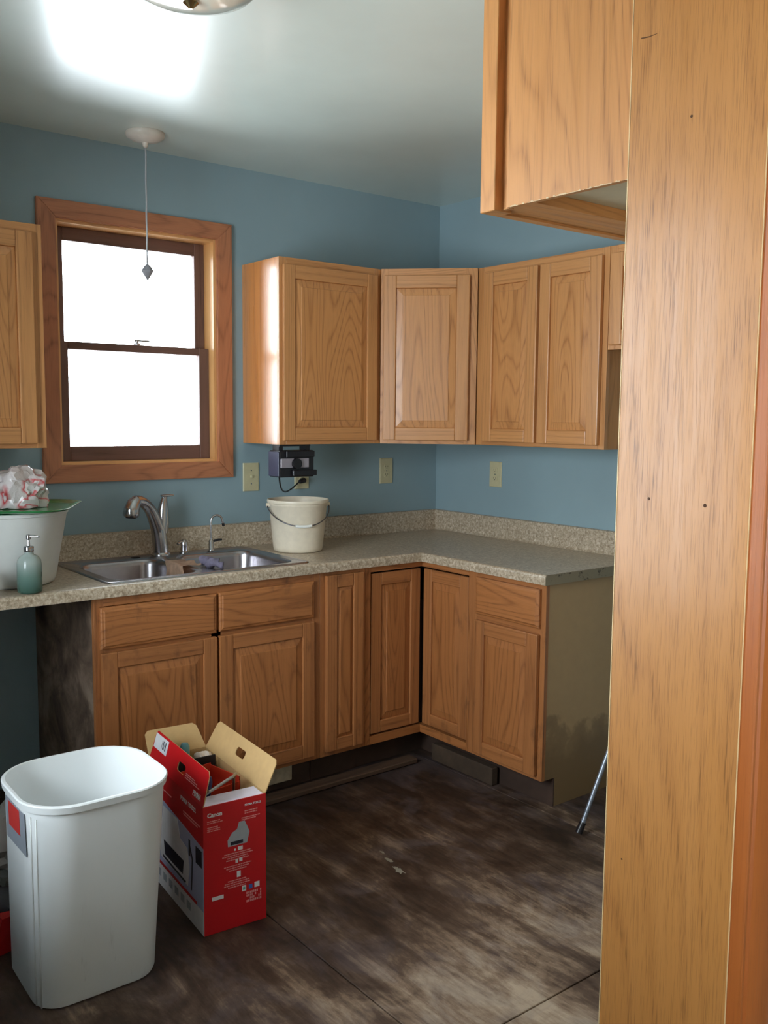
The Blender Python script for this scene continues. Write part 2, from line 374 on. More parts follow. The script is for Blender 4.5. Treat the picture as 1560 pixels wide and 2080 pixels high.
def sash(y0, y1, z0, z1, sw, bt, tp, label):
    b = bmesh.new(); y = (y0+y1)/2
    p = bx('sash', jx0, jx0+sw, y0, y1, z0, z1, SASH, wn, 'z', bev=.002, label=label)
    bx('sash_stile', jx1-sw, jx1, y0, y1, z0, z1, SASH, p, 'z', bev=.002)
    bx('sash_rail', jx0+sw, jx1-sw, y0, y1, z0, z0+bt, SASH, p, 'x', bev=.002)
    bx('sash_rail', jx0+sw, jx1-sw, y0, y1, z1-tp, z1, SASH, p, 'x', bev=.002)
    bx('pane', jx0+sw-.002, jx1-sw+.002, y-.002, y+.002, z0+bt-.002, z1-tp+.002, PANE, p)
sash(.045, .078, jz0, 1.775, .046, .058, .03, 'lower sash')
sash(.082, .115, 1.745, jz1, .046, .03, .052, 'upper sash')
b = bmesh.new(); lathe(b, -1.60, .058, [(.016, 1.776), (.016, 1.782), (.007, 1.786), (.007, 1.792)], 16)
box(b, -1.612, -1.545, .052, .064, 1.790, 1.797, .002); fin(b, 'sash_lock', NICKEL, wn, label='metal sash lock')

# ------------------------------------------------------------------ cabinets
def panel(bm, x0, x1, z0, z1, yf):
    """raised field: front faces -y"""
    steps = [(0, .010), (.004, .010), (.006, .0085), (.034, .0035), (.0355, .0012), (.038, .001)]
    if min(x1-x0, z1-z0) < .09: steps = [(0, .010), (.003, .010), (.018, .004), (.019, .0015), (.021, .0012)]
    L = [[(x0+i, yf+d, z0+i), (x1-i, yf+d, z0+i), (x1-i, yf+d, z1-i), (x0+i, yf+d, z1-i)] for i, d in steps]
    L = [[(x0, yf+.016, z0), (x1, yf+.016, z0), (x1, yf+.016, z1), (x0, yf+.016, z1)]]+L
    loft(bm, L, True, True, True); return bm
def door(parent, x0, x1, z0, z1, yf, mat=None, fw=.056, name='door'):
    m = mat or OAK
    d = fin(panel(bmesh.new(), x0+fw-.004, x1-fw+.004, z0+fw-.004, z1-fw+.004, yf), name, m, parent, 'z')
    m = {OAK: OAK_ST, OAKS: OAKS_ST}.get(m, m)
    for a, c in ((x0, x0+fw), (x1-fw, x1)): bx('stile', a, c, yf, yf+.019, z0, z1, m, d, 'z', bev=.0035, seg=2)
    for a, c in ((z0, z0+fw), (z1-fw, z1)): bx('rail', x0+fw, x1-fw, yf+.0003, yf+.0187, a, c, m, d, 'x', bev=.0035, seg=2)
    return d
def drawer(parent, x0, x1, z0, z1, yf, mat, name='drawer_front'):
    L = [[(x0+i, yf+d, z0+i), (x1-i, yf+d, z0+i), (x1-i, yf+d, z1-i), (x0+i, yf+d, z1-i)] for i, d in ((0, .019), (0, .007), (.004, .004), (.010, .003), (.013, .0005), (.016, 0))]
    return fin(loft_b(L), name, mat, parent, 'x')
def loft_b(L, **k):
    b = bmesh.new(); loft(b, L, True, True, True, **k); return b
def frame(parent, w, z0, z1, yf, mat, stiles=(.035, .035), rails=(.038, .038), mids=(), midz=()):
    """face frame strips, yf front plane"""
    y1 = yf+.019; mat = {OAK: OAK_ST, OAKS: OAKS_ST}.get(mat, mat)
    bx('frame_stile', 0, stiles[0], yf, y1, z0, z1, mat, parent, 'z', bev=.001); bx('frame_stile', w-stiles[1], w, yf, y1, z0, z1, mat, parent, 'z', bev=.001)
    bx('frame_rail', stiles[0], w-stiles[1], yf+.0002, y1, z0, z0+rails[0], mat, parent, 'x', bev=.0008); bx('frame_rail', stiles[0], w-stiles[1], yf+.0002, y1, z1-rails[1], z1, mat, parent, 'x', bev=.0008)
    for m in mids: bx('frame_stile', m-.02, m+.02, yf+.0004, y1, z0+rails[0], z1-rails[1], mat, parent, 'z', bev=.0008)
    for m in midz: bx('frame_rail', stiles[0], w-stiles[1], yf+.0004, y1, m-.018, m+.018, mat, parent, 'x', bev=.0008)
def upper(loc, rz, w, z0, z1, d, doors, label, side=None, mat=None, mids=(), lside=None):
    c = empty('wall_cabinet', loc, rz, label=label, cat='cabinet')
    yf = -d; m = mat or OAK; s = side or OAKV; g = .002
    bx('side_panel', .003, .015, yf+.019, -.0, z0, z1, lside or s, c, 'z'); bx('side_panel', w-.015, w-.003, yf+.019, 0, z0, z1, s, c, 'z')
    bx('bottom_panel', .015, w-.015, yf+.019, 0, z0+.012, z0+.024, CARDL, c); bx('top_panel', .015, w-.015, yf+.019, 0, z1-.02, z1-.008, OAKV, c, 'x'); bx('back_panel', .015, w-.015, -.006, 0, z0+.024, z1-.02, CARDL, c)
    frame(c, w, z0, z1, yf, m, mids=mids)
    for (a, b_) in doors: door(c, a, b_, z0+.016, z1-.030, yf-.0195, m)
    return c
CARDL = plain('pale_cabinet_board', srgb(206, 190, 158), .6, var=.04)
UB, UT = 1.371, 2.140
upper((-1.140, -.0005, 0), 0, .529, UB, UT, .305, [(.013, .500)], 'single-door oak wall cabinet right of the window, lit on its left side', lside=OAKG)
upper((-.0005, -.612, 0), -PI/2, .713, UB, UT, .305, [(.052, .362), (.376, .690)], 'two-door oak wall cabinet on the right-hand wall, beside the corner cabinet', mids=(.369,))
upper((-.0005, -1.327, 0), -PI/2, .76, 1.752, UT, .305, [(.016, .376), (.384, .744)], 'short oak wall cabinet at the right, mostly behind the jamb board', mids=(.38,))
upper((-2.96, -.0005, 0), 0, .86, UB, UT, .305, [(.02, .425), (.435, .824)], 'oak wall cabinet left of the window, cut by the left frame edge', mids=(.43,))
# diagonal corner cabinet
dc = empty('corner_wall_cabinet', (-.4575, -.4575, 0), -PI/4, label='diagonal corner oak wall cabinet with one arched-grain door', cat='cabinet')
def wedge(bm, z0, z1, e=.0015):
    c, s = math.cos(PI/4), math.sin(PI/4)
    P = [(-.609, -e), (-e, -e), (-e, -.609), (-.305+.012, -.609), (-.609, -.305+.012)]
    pts = []
    for x, y in P:
        dx, dy = x+.4575, y+.4575
        pts.append((c*dx-s*dy, s*dx+c*dy))
    loft(bm, [[(x, y, z) for x, y in pts] for z in (z0, z1)], True, True, True); return bm
hw = .2135
fin(wedge(bmesh.new(), UB, UT), 'cabinet_box', OAKV, dc, 'z')
for a, c_ in ((-hw, -hw+.034), (hw-.052, hw)): bx('frame_stile', a, c_, -.012, .009, UB, UT, OAK, dc, 'z', bev=.001)
bx('frame_rail', -hw+.034, hw-.052, -.0118, .009, UB, UB+.04, OAK, dc, 'x'); bx('frame_rail', -hw+.034, hw-.052, -.0118, .009, UT-.04, UT, OAK, dc, 'x')
door(dc, -hw+.014, hw-.034, UB+.016, UT-.030, -.0315, OAK)

# base units
Z0, Z1 = .114, .875; D = .61
def carcass(c, w, side_l, side_r, toe=True, zt=Z1, gl='z', end=False):
    def sd(x0, x1, m, nm):
        b = bmesh.new(); P = [(-.0, 0), (-.0, zt), (-D+.019, zt), (-D+.019, Z0), (-.535, Z0), (-.535, 0)]
        loft(b, [[(x, y, z) for y, z in P] for x in (x0, x1)], True, True, True); return fin(b, nm, m, c, 'z')
    sd(.001, .013, side_l, 'side_panel'); sd(w-.013, w-.001, side_r, 'side_panel')
    bx('bottom_panel', .013, w-.013, -D+.019, -.0, Z0+.01, Z0+.022, CARDL, c)
    bx('back_panel', .013, w-.013, -.006, 0, Z0+.022, zt, CARDL, c)
    if toe: bx('toe_board', .0015, w-.0015, -.541, -.5355, .0, Z0+.01, DARKK, c, 'x')
sb = empty('sink_base_cabinet', (-2.062, -.0005, 0), 0, label='wide oak sink base cabinet with two doors and two false drawer fronts', cat='cabinet')
W = .918; carcass(sb, W, GRIME, OAKV)
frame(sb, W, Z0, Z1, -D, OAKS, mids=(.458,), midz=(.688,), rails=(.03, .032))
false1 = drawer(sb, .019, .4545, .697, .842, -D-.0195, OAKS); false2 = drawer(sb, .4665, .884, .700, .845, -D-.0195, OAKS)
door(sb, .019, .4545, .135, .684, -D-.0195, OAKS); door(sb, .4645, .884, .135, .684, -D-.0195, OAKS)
bx('toe_patch', .45, .825, -.553, -.5415, .028, .108, plain('pale_worn_board', srgb(176, 164, 140), .8, var=.2, vs=25), sb, 'x', bev=.003, label='pale broken board in the toe space')
nb = empty('narrow_base_cabinet', (-1.143, -.0005, 0), 0, label='narrow oak base cabinet with one tall slim door between sink unit and corner', cat='cabinet')
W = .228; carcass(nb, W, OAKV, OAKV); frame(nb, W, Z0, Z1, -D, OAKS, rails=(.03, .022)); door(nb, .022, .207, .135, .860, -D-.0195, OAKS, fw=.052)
# corner base: L-shaped, folding pair of inset doors
cb = empty('corner_base_cabinet', (0, 0, 0), 0, label='L-shaped oak corner base cabinet with folding inset doors', cat='cabinet')
e = .0015; b = bmesh.new()
P = [(-.9135, -e), (-e, -e), (-e, -.9135), (-.585, -.9135), (-.585, -.585), (-.9135, -.585)]
loft(b, [[(x, y, z) for x, y in P] for z in (Z0, .70)], True, True, True); fin(b, 'cabinet_box', DARKK, cb)
b = bmesh.new(); P2 = [(-.9135, -e), (-e, -e), (-e, -.9135), (-.535, -.9135), (-.535, -.535), (-.9135, -.535)]
loft(b, [[(x, y, z) for x, y in P2] for z in (0, Z0)], True, True, True); fin(b, 'toe_board', DARKK, cb)
bx('frame_stile', -.9135, -.888, -.61, -.588, Z0, Z1, OAKS, cb, 'z', bev=.001)
bx('frame_stile', -.61, -.588, -.9135, -.905, Z0, Z1, OAKS, cb, 'z', bev=.001)
bx('frame_rail', -.888, -.588, -.61, -.588, .850, Z1, OAKS, cb, 'x'); bx('frame_rail', -.61, -.588, -.905, -.61, .850, Z1, OAKS, cb, 'y')
bx('frame_rail', -.888, -.588, -.61, -.588, Z0, .148, OAKS, cb, 'x'); bx('frame_rail', -.61, -.588, -.905, -.61, Z0, .148, OAKS, cb, 'y')
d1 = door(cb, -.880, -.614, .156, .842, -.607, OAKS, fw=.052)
# right-hand leaf built in a rotated frame
rt = fin(panel(bmesh.new(), .618+.048, .900-.048, .156+.048, .842-.048, -.607), 'door', OAKS, None, 'z')
def rot_into(o, parent):
    o.rotation_euler = (0, 0, -PI/2); l = o.location.copy(); o.location = (l.y, -l.x, l.z); o.parent = parent
for a, c_ in ((.618, .670), (.848, .900)):
    bx('stile', a, c_, -.607, -.588, .156, .842, OAKS_ST, rt, 'z', bev=.0035, seg=2)
for a, c_ in ((.156, .208), (.790, .842)): bx('rail', .670, .848, -.6067, -.5883, a, c_, OAKS_ST, rt, 'x', bev=.0035, seg=2)
rot_into(rt, cb)
db = empty('drawer_base_cabinet', (-.0005, -.9145, 0), -PI/2, label='oak drawer base cabinet at the counter end with stained almond side', cat='cabinet')
W = .4095; carcass(db, W, OAKV, SIDE)
frame(db, W, Z0, Z1, -D, OAKS, stiles=(.04, .03), midz=(.691,), rails=(.03, .024))
drawer(db, .046, .388, .706, .855, -D-.0205, OAKS); door(db, .046, .386, .132, .682, -D-.0205, OAKS)
SHOE = oak('worn_floor_strip', srgb(84, 62, 46), srgb(50, 34, 26), ring=5, coat=0, rough=.7)
fs = empty('floor_strip', (0, 0, 0), label='worn dark wooden strip on the floor along the window-side units', cat='strip')
bx('board', -2.04, -.665, -.663, -.600, .0006, .022, SHOE, fs, 'x', bev=.004)
fs2 = empty('floor_strip', (0, 0, 0), label='short dark wooden strip on the floor in front of the right-hand units', cat='strip')
bx('board', -.592, -.556, -1.04, -.668, .0006, .075, plain('toe_strip_grey', srgb(70, 54, 40), .8, var=.3, vs=12), fs2, 'y', bev=.004)

# over-doorway cabinet hung on the partition
oc = empty('fridge_wall_cabinet', (-2.108, -2.8115, 0), PI, label='deep-coloured oak cabinet hung high at the upper right, seen from below', cat='cabinet')
# local frame: front faces -y (rotated 180 degrees -> world +y); x runs to world -x
X0, X1 = -.905, 0.0; d0 = .3165; zb, zt = 1.829, 2.36
bx('side_panel', X1-.020, X1-.009, -d0+.052, 0, zb, zt, OAKV, oc, 'z', label='oak veneer end panel')
bx('side_panel', X1-.026, X1-.016, -d0+.019, -d0+.052, zb, zt, OAKV, oc, 'z')
bx('side_panel', X0+.005, X0+.016, -d0+.019, 0, zb, zt, OAKV, oc, 'z')
bx('bottom_panel', X0+.016, X1-.016, -d0+.019, 0, zb+.022, zb+.034, CARDL, oc, label='pale recessed bottom panel')
bx('back_rail', X0+.016, X1-.016, -.018, 0, zb, zb+.022, CARDL, oc)
bx('top_panel', X0+.016, X1-.016, -d0+.019, 0, zt-.02, zt-.008, OAKV, oc, 'x')
bx('frame_stile', X1-.04, X1, -d0, -d0+.034, zb-.002, zt, OAKV, oc, 'z', bev=.001); bx('frame_stile', X0, X0+.04, -d0, -d0+.019, zb-.002, zt, OAKV, oc, 'z', bev=.001)
bx('frame_rail', X0+.04, X1-.04, -d0, -d0+.019, zb-.002, zb+.038, OAKV, oc, 'x'); bx('frame_rail', X0+.04, X1-.04, -d0, -d0+.019, zt-.04, zt, OAKV, oc, 'x')
bx('hanging_rail', X0+.016, X1-.016, -d0+.0195, -d0+.10, zb+.002, zb+.0215, OAKV, oc, 'x', label='oak strip under the cabinet bottom')
b = bmesh.new(); rs0 = random.Random(3); yy = -d0+.06
while yy < -.005:
    ln = rs0.uniform(.0015, .007); box(b, X1-.0094, X1-.0084, yy, yy+ln, zb-.0005, zb+rs0.choice([.0003, .0005, .0008, .0018])); yy += ln*rs0.choice([.8, 1, 1, 3])
fin(b, 'chipped_edge', plain('chipped_pale', srgb(214, 184, 144), .8), oc, kind='stuff')
door(oc, X0+.016, -.458, zb+.016, zt-.02, -d0-.0195, OAK); door(oc, -.448, X1-.018, zb+.016, zt-.02, -d0-.0195, OAK)

# ------------------------------------------------------------------ countertop
ct = empty('countertop', (0, 0, 0), label='L-shaped beige speckled laminate countertop with rolled front edge', cat='countertop')
ZT, ZB = .914, .876
prof = [(0, ZB), (0, ZT-.012)]+[(.012-.012*math.cos(a), ZT-.012+.012*math.sin(a)) for a in (PI/6, PI/3, PI/2)]   # distance in from front edge
prof = [(0, ZB), (0, ZB+.004)] + prof[1:]
SX0, SX1, SY0, SY1 = -2.006, -1.172, -.598, -.050   # sink outer
hx0, hx1, hy0, hy1 = SX0+.02, SX1-.02, SY0+.018, SY1-.02
b = bmesh.new(); CL = -2.70; CE = -1.337; FE = -.635; FW = .035
# L front profile swept with a mitre at the inner corner
def row(u, z): return [(CL, FE+u, z), (FE+u, FE+u, z), (FE+u, CE, z)]
pr = prof+[(FW, ZT)]
loft(b, [row(u, z) for u, z in pr]+[row(FW, ZB), row(0, ZB)], close=False)
y0 = FE+FW
def slab(x0, x1, ya, yb):
    box(b, x0, x1, ya, yb, ZB, ZT)
slab(CL, hx0, y0, -.0015); slab(hx1, y0, y0, -.0015); slab(hx0, hx1, y0, hy0, ) if hy0 > y0 else None; slab(hx0, hx1, hy1, -.0015)
slab(y0, -.0015, CE, -.0015)
fin(b, 'counter_slab', LAM, ct, smooth=40)
b = bmesh.new(); loft(b, [[(FE+u, y, z) for u, z in pr]+[(-.0015, y, ZT), (-.0015, y, ZB)] for y in (CE-.0005, CE-.0035)], True, True, True)
for v in b.verts: v.co.z -= .0012
fin(b, 'end_cap', RAW, ct, label='raw worn cut end of the counter')
b = bmesh.new(); sp = [(0, ZT+.0002), (0, 1.016), (-.014, 1.016), (-.0185, 1.0135), (-.020, 1.009), (-.020, ZT+.014), (-.023, ZT+.005), (-.030, ZT+.0002)]
loft(b, [[(x, y-.0016, z) for y, z in sp] for x in (CL, -.002)], True, True, True); fin(b, 'backsplash', LAM, ct, smooth=40)
b = bmesh.new(); loft(b, [[(x-.0016, y, z) for x, z in sp] for y in (CE, -.021)], True, True, True); fin(b, 'backsplash', LAM, ct, smooth=40)
bx('support_panel', -2.695, -2.677, -.60, -.002, 0, ZB, SIDE, ct, 'z')

# ------------------------------------------------------------------ sink
sk = empty('kitchen_sink', ((SX0+SX1)/2, (SY0+SY1)/2, ZT), label='double-bowl stainless steel drop-in sink under the window', cat='sink')
ORG[sk.name] = Vector(sk.location)
cx, cy = (SX0+SX1)/2, (SY0+SY1)/2; a_, b_ = (SX1-SX0)/2, (SY1-SY0)/2; zr = ZT
b = bmesh.new()
def ring_edges(pts): 
    vs = [b.verts.new(p) for p in pts]; return vs, [b.edges.new((vs[i], vs[(i+1) % len(vs)])) for i in range(len(vs))]
outer = [rrect(cx, cy, zr+z, a_-i, b_-i, .03-i*.6, 6) for i, z in ((0, .0004), (.002, .004), (.006, .006), (.011, .0055), (.014, .003))]
rg = loft(b, outer)
bowls = [(-1.795, -.352, .168, .205), (-1.385, -.352, .178, .205)]
ze = zr+.003
oe = [b.edges.get((rg[-1][i], rg[-1][(i+1) % len(rg[-1])])) for i in range(len(rg[-1]))]
alle = list(oe); inner = []
for (bx_, by_, ba, bb) in bowls:
    vs, es = ring_edges(rrect(bx_, by_, ze, ba, bb, .07, 8)); alle += es; inner.append((vs, bx_, by_, ba, bb))
bmesh.ops.triangle_fill(b, edges=alle, use_beauty=True)
for vs, bx_, by_, ba, bb in inner:
    prevr = vs
    for i, z, r in ((.004, -.001, .067), (.007, -.006, .065), (.010, -.02, .063), (.018, -.14, .060), (.030, -.168, .055), (.055, -.178, .04), (.11, -.182, .03)):
        pts = rrect(bx_, by_, zr+z, ba-i, bb-i, r, 8); nv = [b.verts.new(p) for p in pts]
        for k in range(len(nv)): b.faces.new((prevr[k], prevr[(k+1) % len(nv)], nv[(k+1) % len(nv)], nv[k]))
        prevr = nv
    b.faces.new(prevr)
fin(b, 'sink_basin', STEEL, sk, smooth=50)
for (bx_, by_, ba, bb) in bowls:
    b = bmesh.new(); lathe(b, bx_, by_, [(.042, zr-.1815), (.040, zr-.178), (.03, zr-.180), (.0, zr-.181)], 24, True, False); fin(b, 'drain', NICKEL, sk, smooth=40)
b = bmesh.new(); lathe(b, -1.69, -.098, [(.019, ze+.0004), (.018, ze+.0016), (0, ze+.0018)], 20, True, False); fin(b, 'open_tap_hole', DARKHOLE, sk, label='dark open tap hole in the sink deck')

# faucet
zd = ze+.0005
fa = empty('kitchen_faucet', (-1.578, -.094, zd), label='brushed nickel single-lever pull-out kitchen faucet', cat='faucet'); ORG[fa.name] = Vector(fa.location)
fx, fy = -1.578, -.094
b = bmesh.new(); lathe(b, fx, fy, [(.038, zd), (.038, zd+.006), (.035, zd+.012), (.032, zd+.014)], 28); fin(b, 'base_ring', NICKEL, fa, smooth=40)
b = bmesh.new(); tube(b, [(fx, fy, zd+.012), (fx-.003, fy, zd+.05), (fx-.010, fy-.001, zd+.10), (fx-.018, fy-.003, zd+.135)], [.032, .031, .030, .027], 20); 
fin(b, 'body', NICKEL, fa, smooth=50)
b = bmesh.new(); pts = bez((fx-.008, fy-.002, zd+.085), (fx-.03, fy-.01, zd+.16), (fx-.06, fy-.02, zd+.235), (fx-.125, fy-.045, zd+.232), 10)
tube(b, pts, [.027]*3+[.026, .025, .024, .023, .022, .022, .023, .024], 16); fin(b, 'spout', NICKEL, fa, smooth=50)
b = bmesh.new(); tube(b, [(fx-.118, fy-.043, zd+.236), (fx-.135, fy-.05, zd+.222), (fx-.146, fy-.055, zd+.200), (fx-.150, fy-.058, zd+.180), (fx-.151, fy-.058, zd+.172)], [.022, .028, .031, .032, .027], 18)
h = fin(b, 'spray_head', NICKEL, fa, smooth=50)
b = bmesh.new(); tube(b, [(fx-.151, fy-.058, zd+.172), (fx-.1515, fy-.058, zd+.167)], [.022, .020], 18); fin(b, 'nozzle', BLACK, h, label='dark nozzle')
b = bmesh.new(); tube(b, [(fx+.004, fy, zd+.095), (fx+.010, fy, zd+.14), (fx+.012, fy, zd+.185), (fx+.016, fy, zd+.222), (fx+.02, fy, zd+.24)], [.026, .026, .023, .015, .011], 16)
lv = fin(b, 'lever', NICKEL, fa, smooth=50)
b = bmesh.new(); tube(b, [(fx+.006, fy, zd+.240), (fx+.03, fy-.003, zd+.246), (fx+.055, fy-.006, zd+.246)], [.013, .011, .007], 12)
for v in b.verts: v.co.z = (v.co.z-(zd+.244))*.5+zd+.244
fin(b, 'lever_tip', NICKEL, lv, smooth=50)
# soap dispenser stub
b = bmesh.new(); sx, sy = -1.472, -.088
lathe(b, sx, sy, [(.020, zd), (.020, zd+.004), (.015, zd+.008), (.014, zd+.03), (.016, zd+.045), (.012, zd+.052), (.008, zd+.056)], 20)
tube(b, [(sx, sy, zd+.046), (sx-.02, sy-.01, zd+.050), (sx-.037, sy-.018, zd+.042)], [.007, .006, .006], 10)
fin(b, 'soap_dispenser', NICKEL, None, smooth=45, label='short nickel dispenser knob between the two faucets', cat='dispenser')
ff = empty('filter_faucet', (-1.348, -.092, zd), label='small gooseneck filtered-water faucet with black tip', cat='faucet'); ORG[ff.name] = Vector(ff.location)
gx, gy = -1.348, -.092
b = bmesh.new(); lathe(b, gx, gy, [(.015, zd), (.015, zd+.004), (.011, zd+.008), (.011, zd+.042), (.006, zd+.048)], 18); fin(b, 'base', NICKEL, ff, smooth=45)
b = bmesh.new(); pts = [(gx, gy, zd+.045), (gx, gy, zd+.12)]+[(gx+.024-.024*math.cos(t), gy-.006*(1-math.cos(t)), zd+.125+.026*math.sin(t)) for t in [k*PI/8 for k in range(9)]]+[(gx+.051, gy-.013, zd+.112)]
tube(b, pts, .0048, 10); fin(b, 'gooseneck', NICKEL, ff, smooth=50)
b = bmesh.new(); tube(b, [(gx+.050, gy-.013, zd+.116), (gx+.0525, gy-.0135, zd+.103)], [.0062, .0058], 10); fin(b, 'tip', BLACK, ff)
b = bmesh.new(); tube(b, [(gx+.008, gy-.004, zd+.040), (gx+.03, gy-.01, zd+.046), (gx+.044, gy-.014, zd+.046)], [.005, .005, .004], 8); fin(b, 'lever', BLACK, ff, label='small black lever')

# cloths over the divider
def drape(name, x0, x1, y0, y1, zf, mat, seed, **k):
    b = bmesh.new(); n, m = 26, 22; g = []
    for i in range(n+1):
        r = []
        for j in range(m+1):
            u, v = i/n, j/m; x = x0+(x1-x0)*u; y = y0+(y1-y0)*v
            nn = noise.noise(Vector((x*22, y*22, seed)))*.010+noise.noise(Vector((x*60, y*50, seed+4)))*.003
            X, Z = zf(x); r.append(b.verts.new((X+nn*.6, y+.006*math.sin(u*9+seed), Z+nn+.012)))
        g.append(r)
    for i in range(n):
        for j in range(m): b.faces.new((g[i][j], g[i+1][j], g[i+1][j+1], g[i][j+1]))
    bmesh.ops.solidify(b, geom=list(b.faces), thickness=.004)
    return fin(b, name, mat, None, smooth=True, **k)
def over(xc, half, depth):
    def f(s):
        # s = arc position; flat over the divider, then hanging either side
        if s < xc-half: return xc-half-.006-.04*min(1, (xc-half-s)*2)*0, ze-(xc-half-s)
        if s > xc+half: return xc+half+.006, ze-(s-xc-half)
        return s, ze
    return f
drape('dishcloth', -1.745, -1.585, -.46, -.31, over(-1.596, .056, 0), plain('beige_cloth', srgb(196, 164, 138), .95, var=.15, vs=60, bump=.3), 2, label='beige brown dishcloth draped into the left sink bowl', cat='cloth')
b = bmesh.new()
for k, (o, rr) in enumerate(((0, .017), (.028, .015), (.05, .012))):
    P_ = [(-1.572+.010*math.sin(5*t+k)+.035*t, -.43-.06*t-o*.9, ze+.018+.006*math.sin(7*t+2*k)) for t in [i/10 for i in range(11)]]
    tube(b, P_, [rr*(1+.25*math.sin(i*1.9+k)) for i in range(11)], 10)
fin(b, 'rag', plain('grey_violet_cloth', srgb(104, 98, 116), .95, var=.25, vs=50, bump=.4), None, smooth=True, label='crumpled grey-violet rag on the divider beside the dishcloth', cat='cloth')

# ------------------------------------------------------------------ things on the counter
zc = ZT+.0006
bu = empty('bucket', (-1.026, -.272, zc), label='cream plastic bucket with wire bail handle on the counter', cat='bucket'); ORG[bu.name] = Vector(bu.location)
kx, ky = -1.026, -.272
b = bmesh.new(); lathe(b, kx, ky, [(.098, zc), (.104, zc+.004), (.107, zc+.02), (.124, zc+.196), (.126, zc+.198), (.126, zc+.206), (.131, zc+.208), (.133, zc+.216), (.131, zc+.222), (.127, zc+.222), (.124, zc+.215), (.121, zc+.19), (.104, zc+.02), (.09, zc+.006), (0, zc+.005)], 56, True, False)
fin(b, 'bucket_shell', CREAMP, bu, smooth=50)
ax = Vector((.80, -.60, 0)).normalized(); ax = Vector((.93, -.37, 0)).normalized(); pz = zc+.198; nrm = Vector((-.37, -.93, 0))
P_ = []
for i in range(25):
    t = PI*i/24; P_.append(Vector((kx, ky, pz))+ax*(.134*math.cos(t))*-1+nrm*(.128*math.sin(t))*.98+Vector((0, 0, -.082*math.sin(t))))
b = bmesh.new(); tube(b, P_, .0024, 8); bail = fin(b, 'bail_handle', plain('wire_grey', srgb(120, 118, 122), .35, 1), bu, smooth=50)
b = bmesh.new(); tube(b, P_[10:15], .0062, 10); fin(b, 'grip', plain('white_grip', srgb(230, 230, 224), .4), bail, smooth=50, label='white plastic grip')
for s_ in (1, -1):
    b = bmesh.new(); c0 = Vector((kx, ky, pz))+ax*.122*s_; tube(b, [c0, c0+ax*.016*s_], .009, 12); fin(b, 'ear', CREAMP, bu)

# big white tub with green lid and plastic bag
tx, ty = -2.268, -.352
tb = empty('white_tub', (tx, ty, zc), label='large white plastic tub with tray of bags at the left end of the counter', cat='tub'); ORG[tb.name] = Vector(tb.location)
b = bmesh.new(); lathe(b, tx, ty, [(.150, zc), (.158, zc+.004), (.164, zc+.02), (.204, zc+.238), (.209, zc+.240), (.210, zc+.250), (.205, zc+.252), (.200, zc+.24), (.158, zc+.02), (0, zc+.008)], 56, True, False)
fin(b, 'tub_shell', plain('white_tub_plastic', srgb(222, 224, 220), .3, var=.02), tb, smooth=50)
zl = zc+.253
b = bmesh.new(); loft(b, [rrect(tx, ty, zl+z, a, a*.92, .1, 8, -.5) for a, z in ((.19, 0), (.212, .001), (.234, .008), (.238, .013), (.233, .014), (.212, .007), (.19, .006))], True, True, True)
GREEN = plain('green_tray_plastic', srgb(28, 130, 66), .2, Coat_Weight=.5)
lid = fin(b, 'tray', GREEN, None, smooth=50, label='green plastic tray lying across the white tub', cat='tray')
def crumple(name, c, rad, mat, seed, amp=.35, sub=4, sq=(1, 1, 1), flat=None, **k):
    b = bmesh.new(); bmesh.ops.create_icosphere(b, subdivisions=sub, radius=1)
    for v in b.verts:
        d = v.co.normalized(); q = d*1.7+Vector((seed, seed*.7, -seed))
        n1 = noise.noise(q); n2 = abs(noise.noise(q*2.6)); n3 = abs(noise.noise(q*6))
        rr = 1+amp*n1-amp*.7*n2-amp*.35*n3
        p = Vector((d.x*sq[0], d.y*sq[1], d.z*sq[2]))*rad*rr
        p += Vector(c)
        if flat is not None and p.z < flat: p.z = flat+.0004*random.random()
        v.co = p
    return fin(b, name, mat, None, smooth=30, **k)
def bagmat(name, base, streak, trans=.3):
    s = NT(name); p = s.n('ShaderNodeTexCoord').outputs['Object']
    a = s.noise(s.mapping(p, (7, 14, 9)), 1, 2, .5, .6)
    s.set(Base_Color=s.ramp(a, [(.50, base), (.54, tuple(.6*x+.4*y for x, y in zip(base, streak))), (.57, streak), (.59, base)]), Roughness=.18, Alpha=1-trans*.5, Coat_Weight=.5)
    s.bump(s.noise(p, 40, 4, .6, 1), .6, .01); return s.m
BAG1 = bagmat('clear_bag_red_print', srgb(226, 216, 214), srgb(206, 60, 66), .35)
crumple('plastic_bag', (tx+.045, ty-.03, zl+.050), .10, BAG1, 3.1, .32, 4, (1.05, .85, .98), zl+.0075, label='crumpled clear plastic bag with red print on the green tray', cat='bag')
crumple('paper_bag', (tx-.115, ty+.03, zl+.062), .062, plain('cream_paper', srgb(206, 200, 182), .6), 7.7, .35, 4, (1, 1, 1), zl+.0075, label='cream crumpled packet on the tray at the left frame edge', cat='bag')

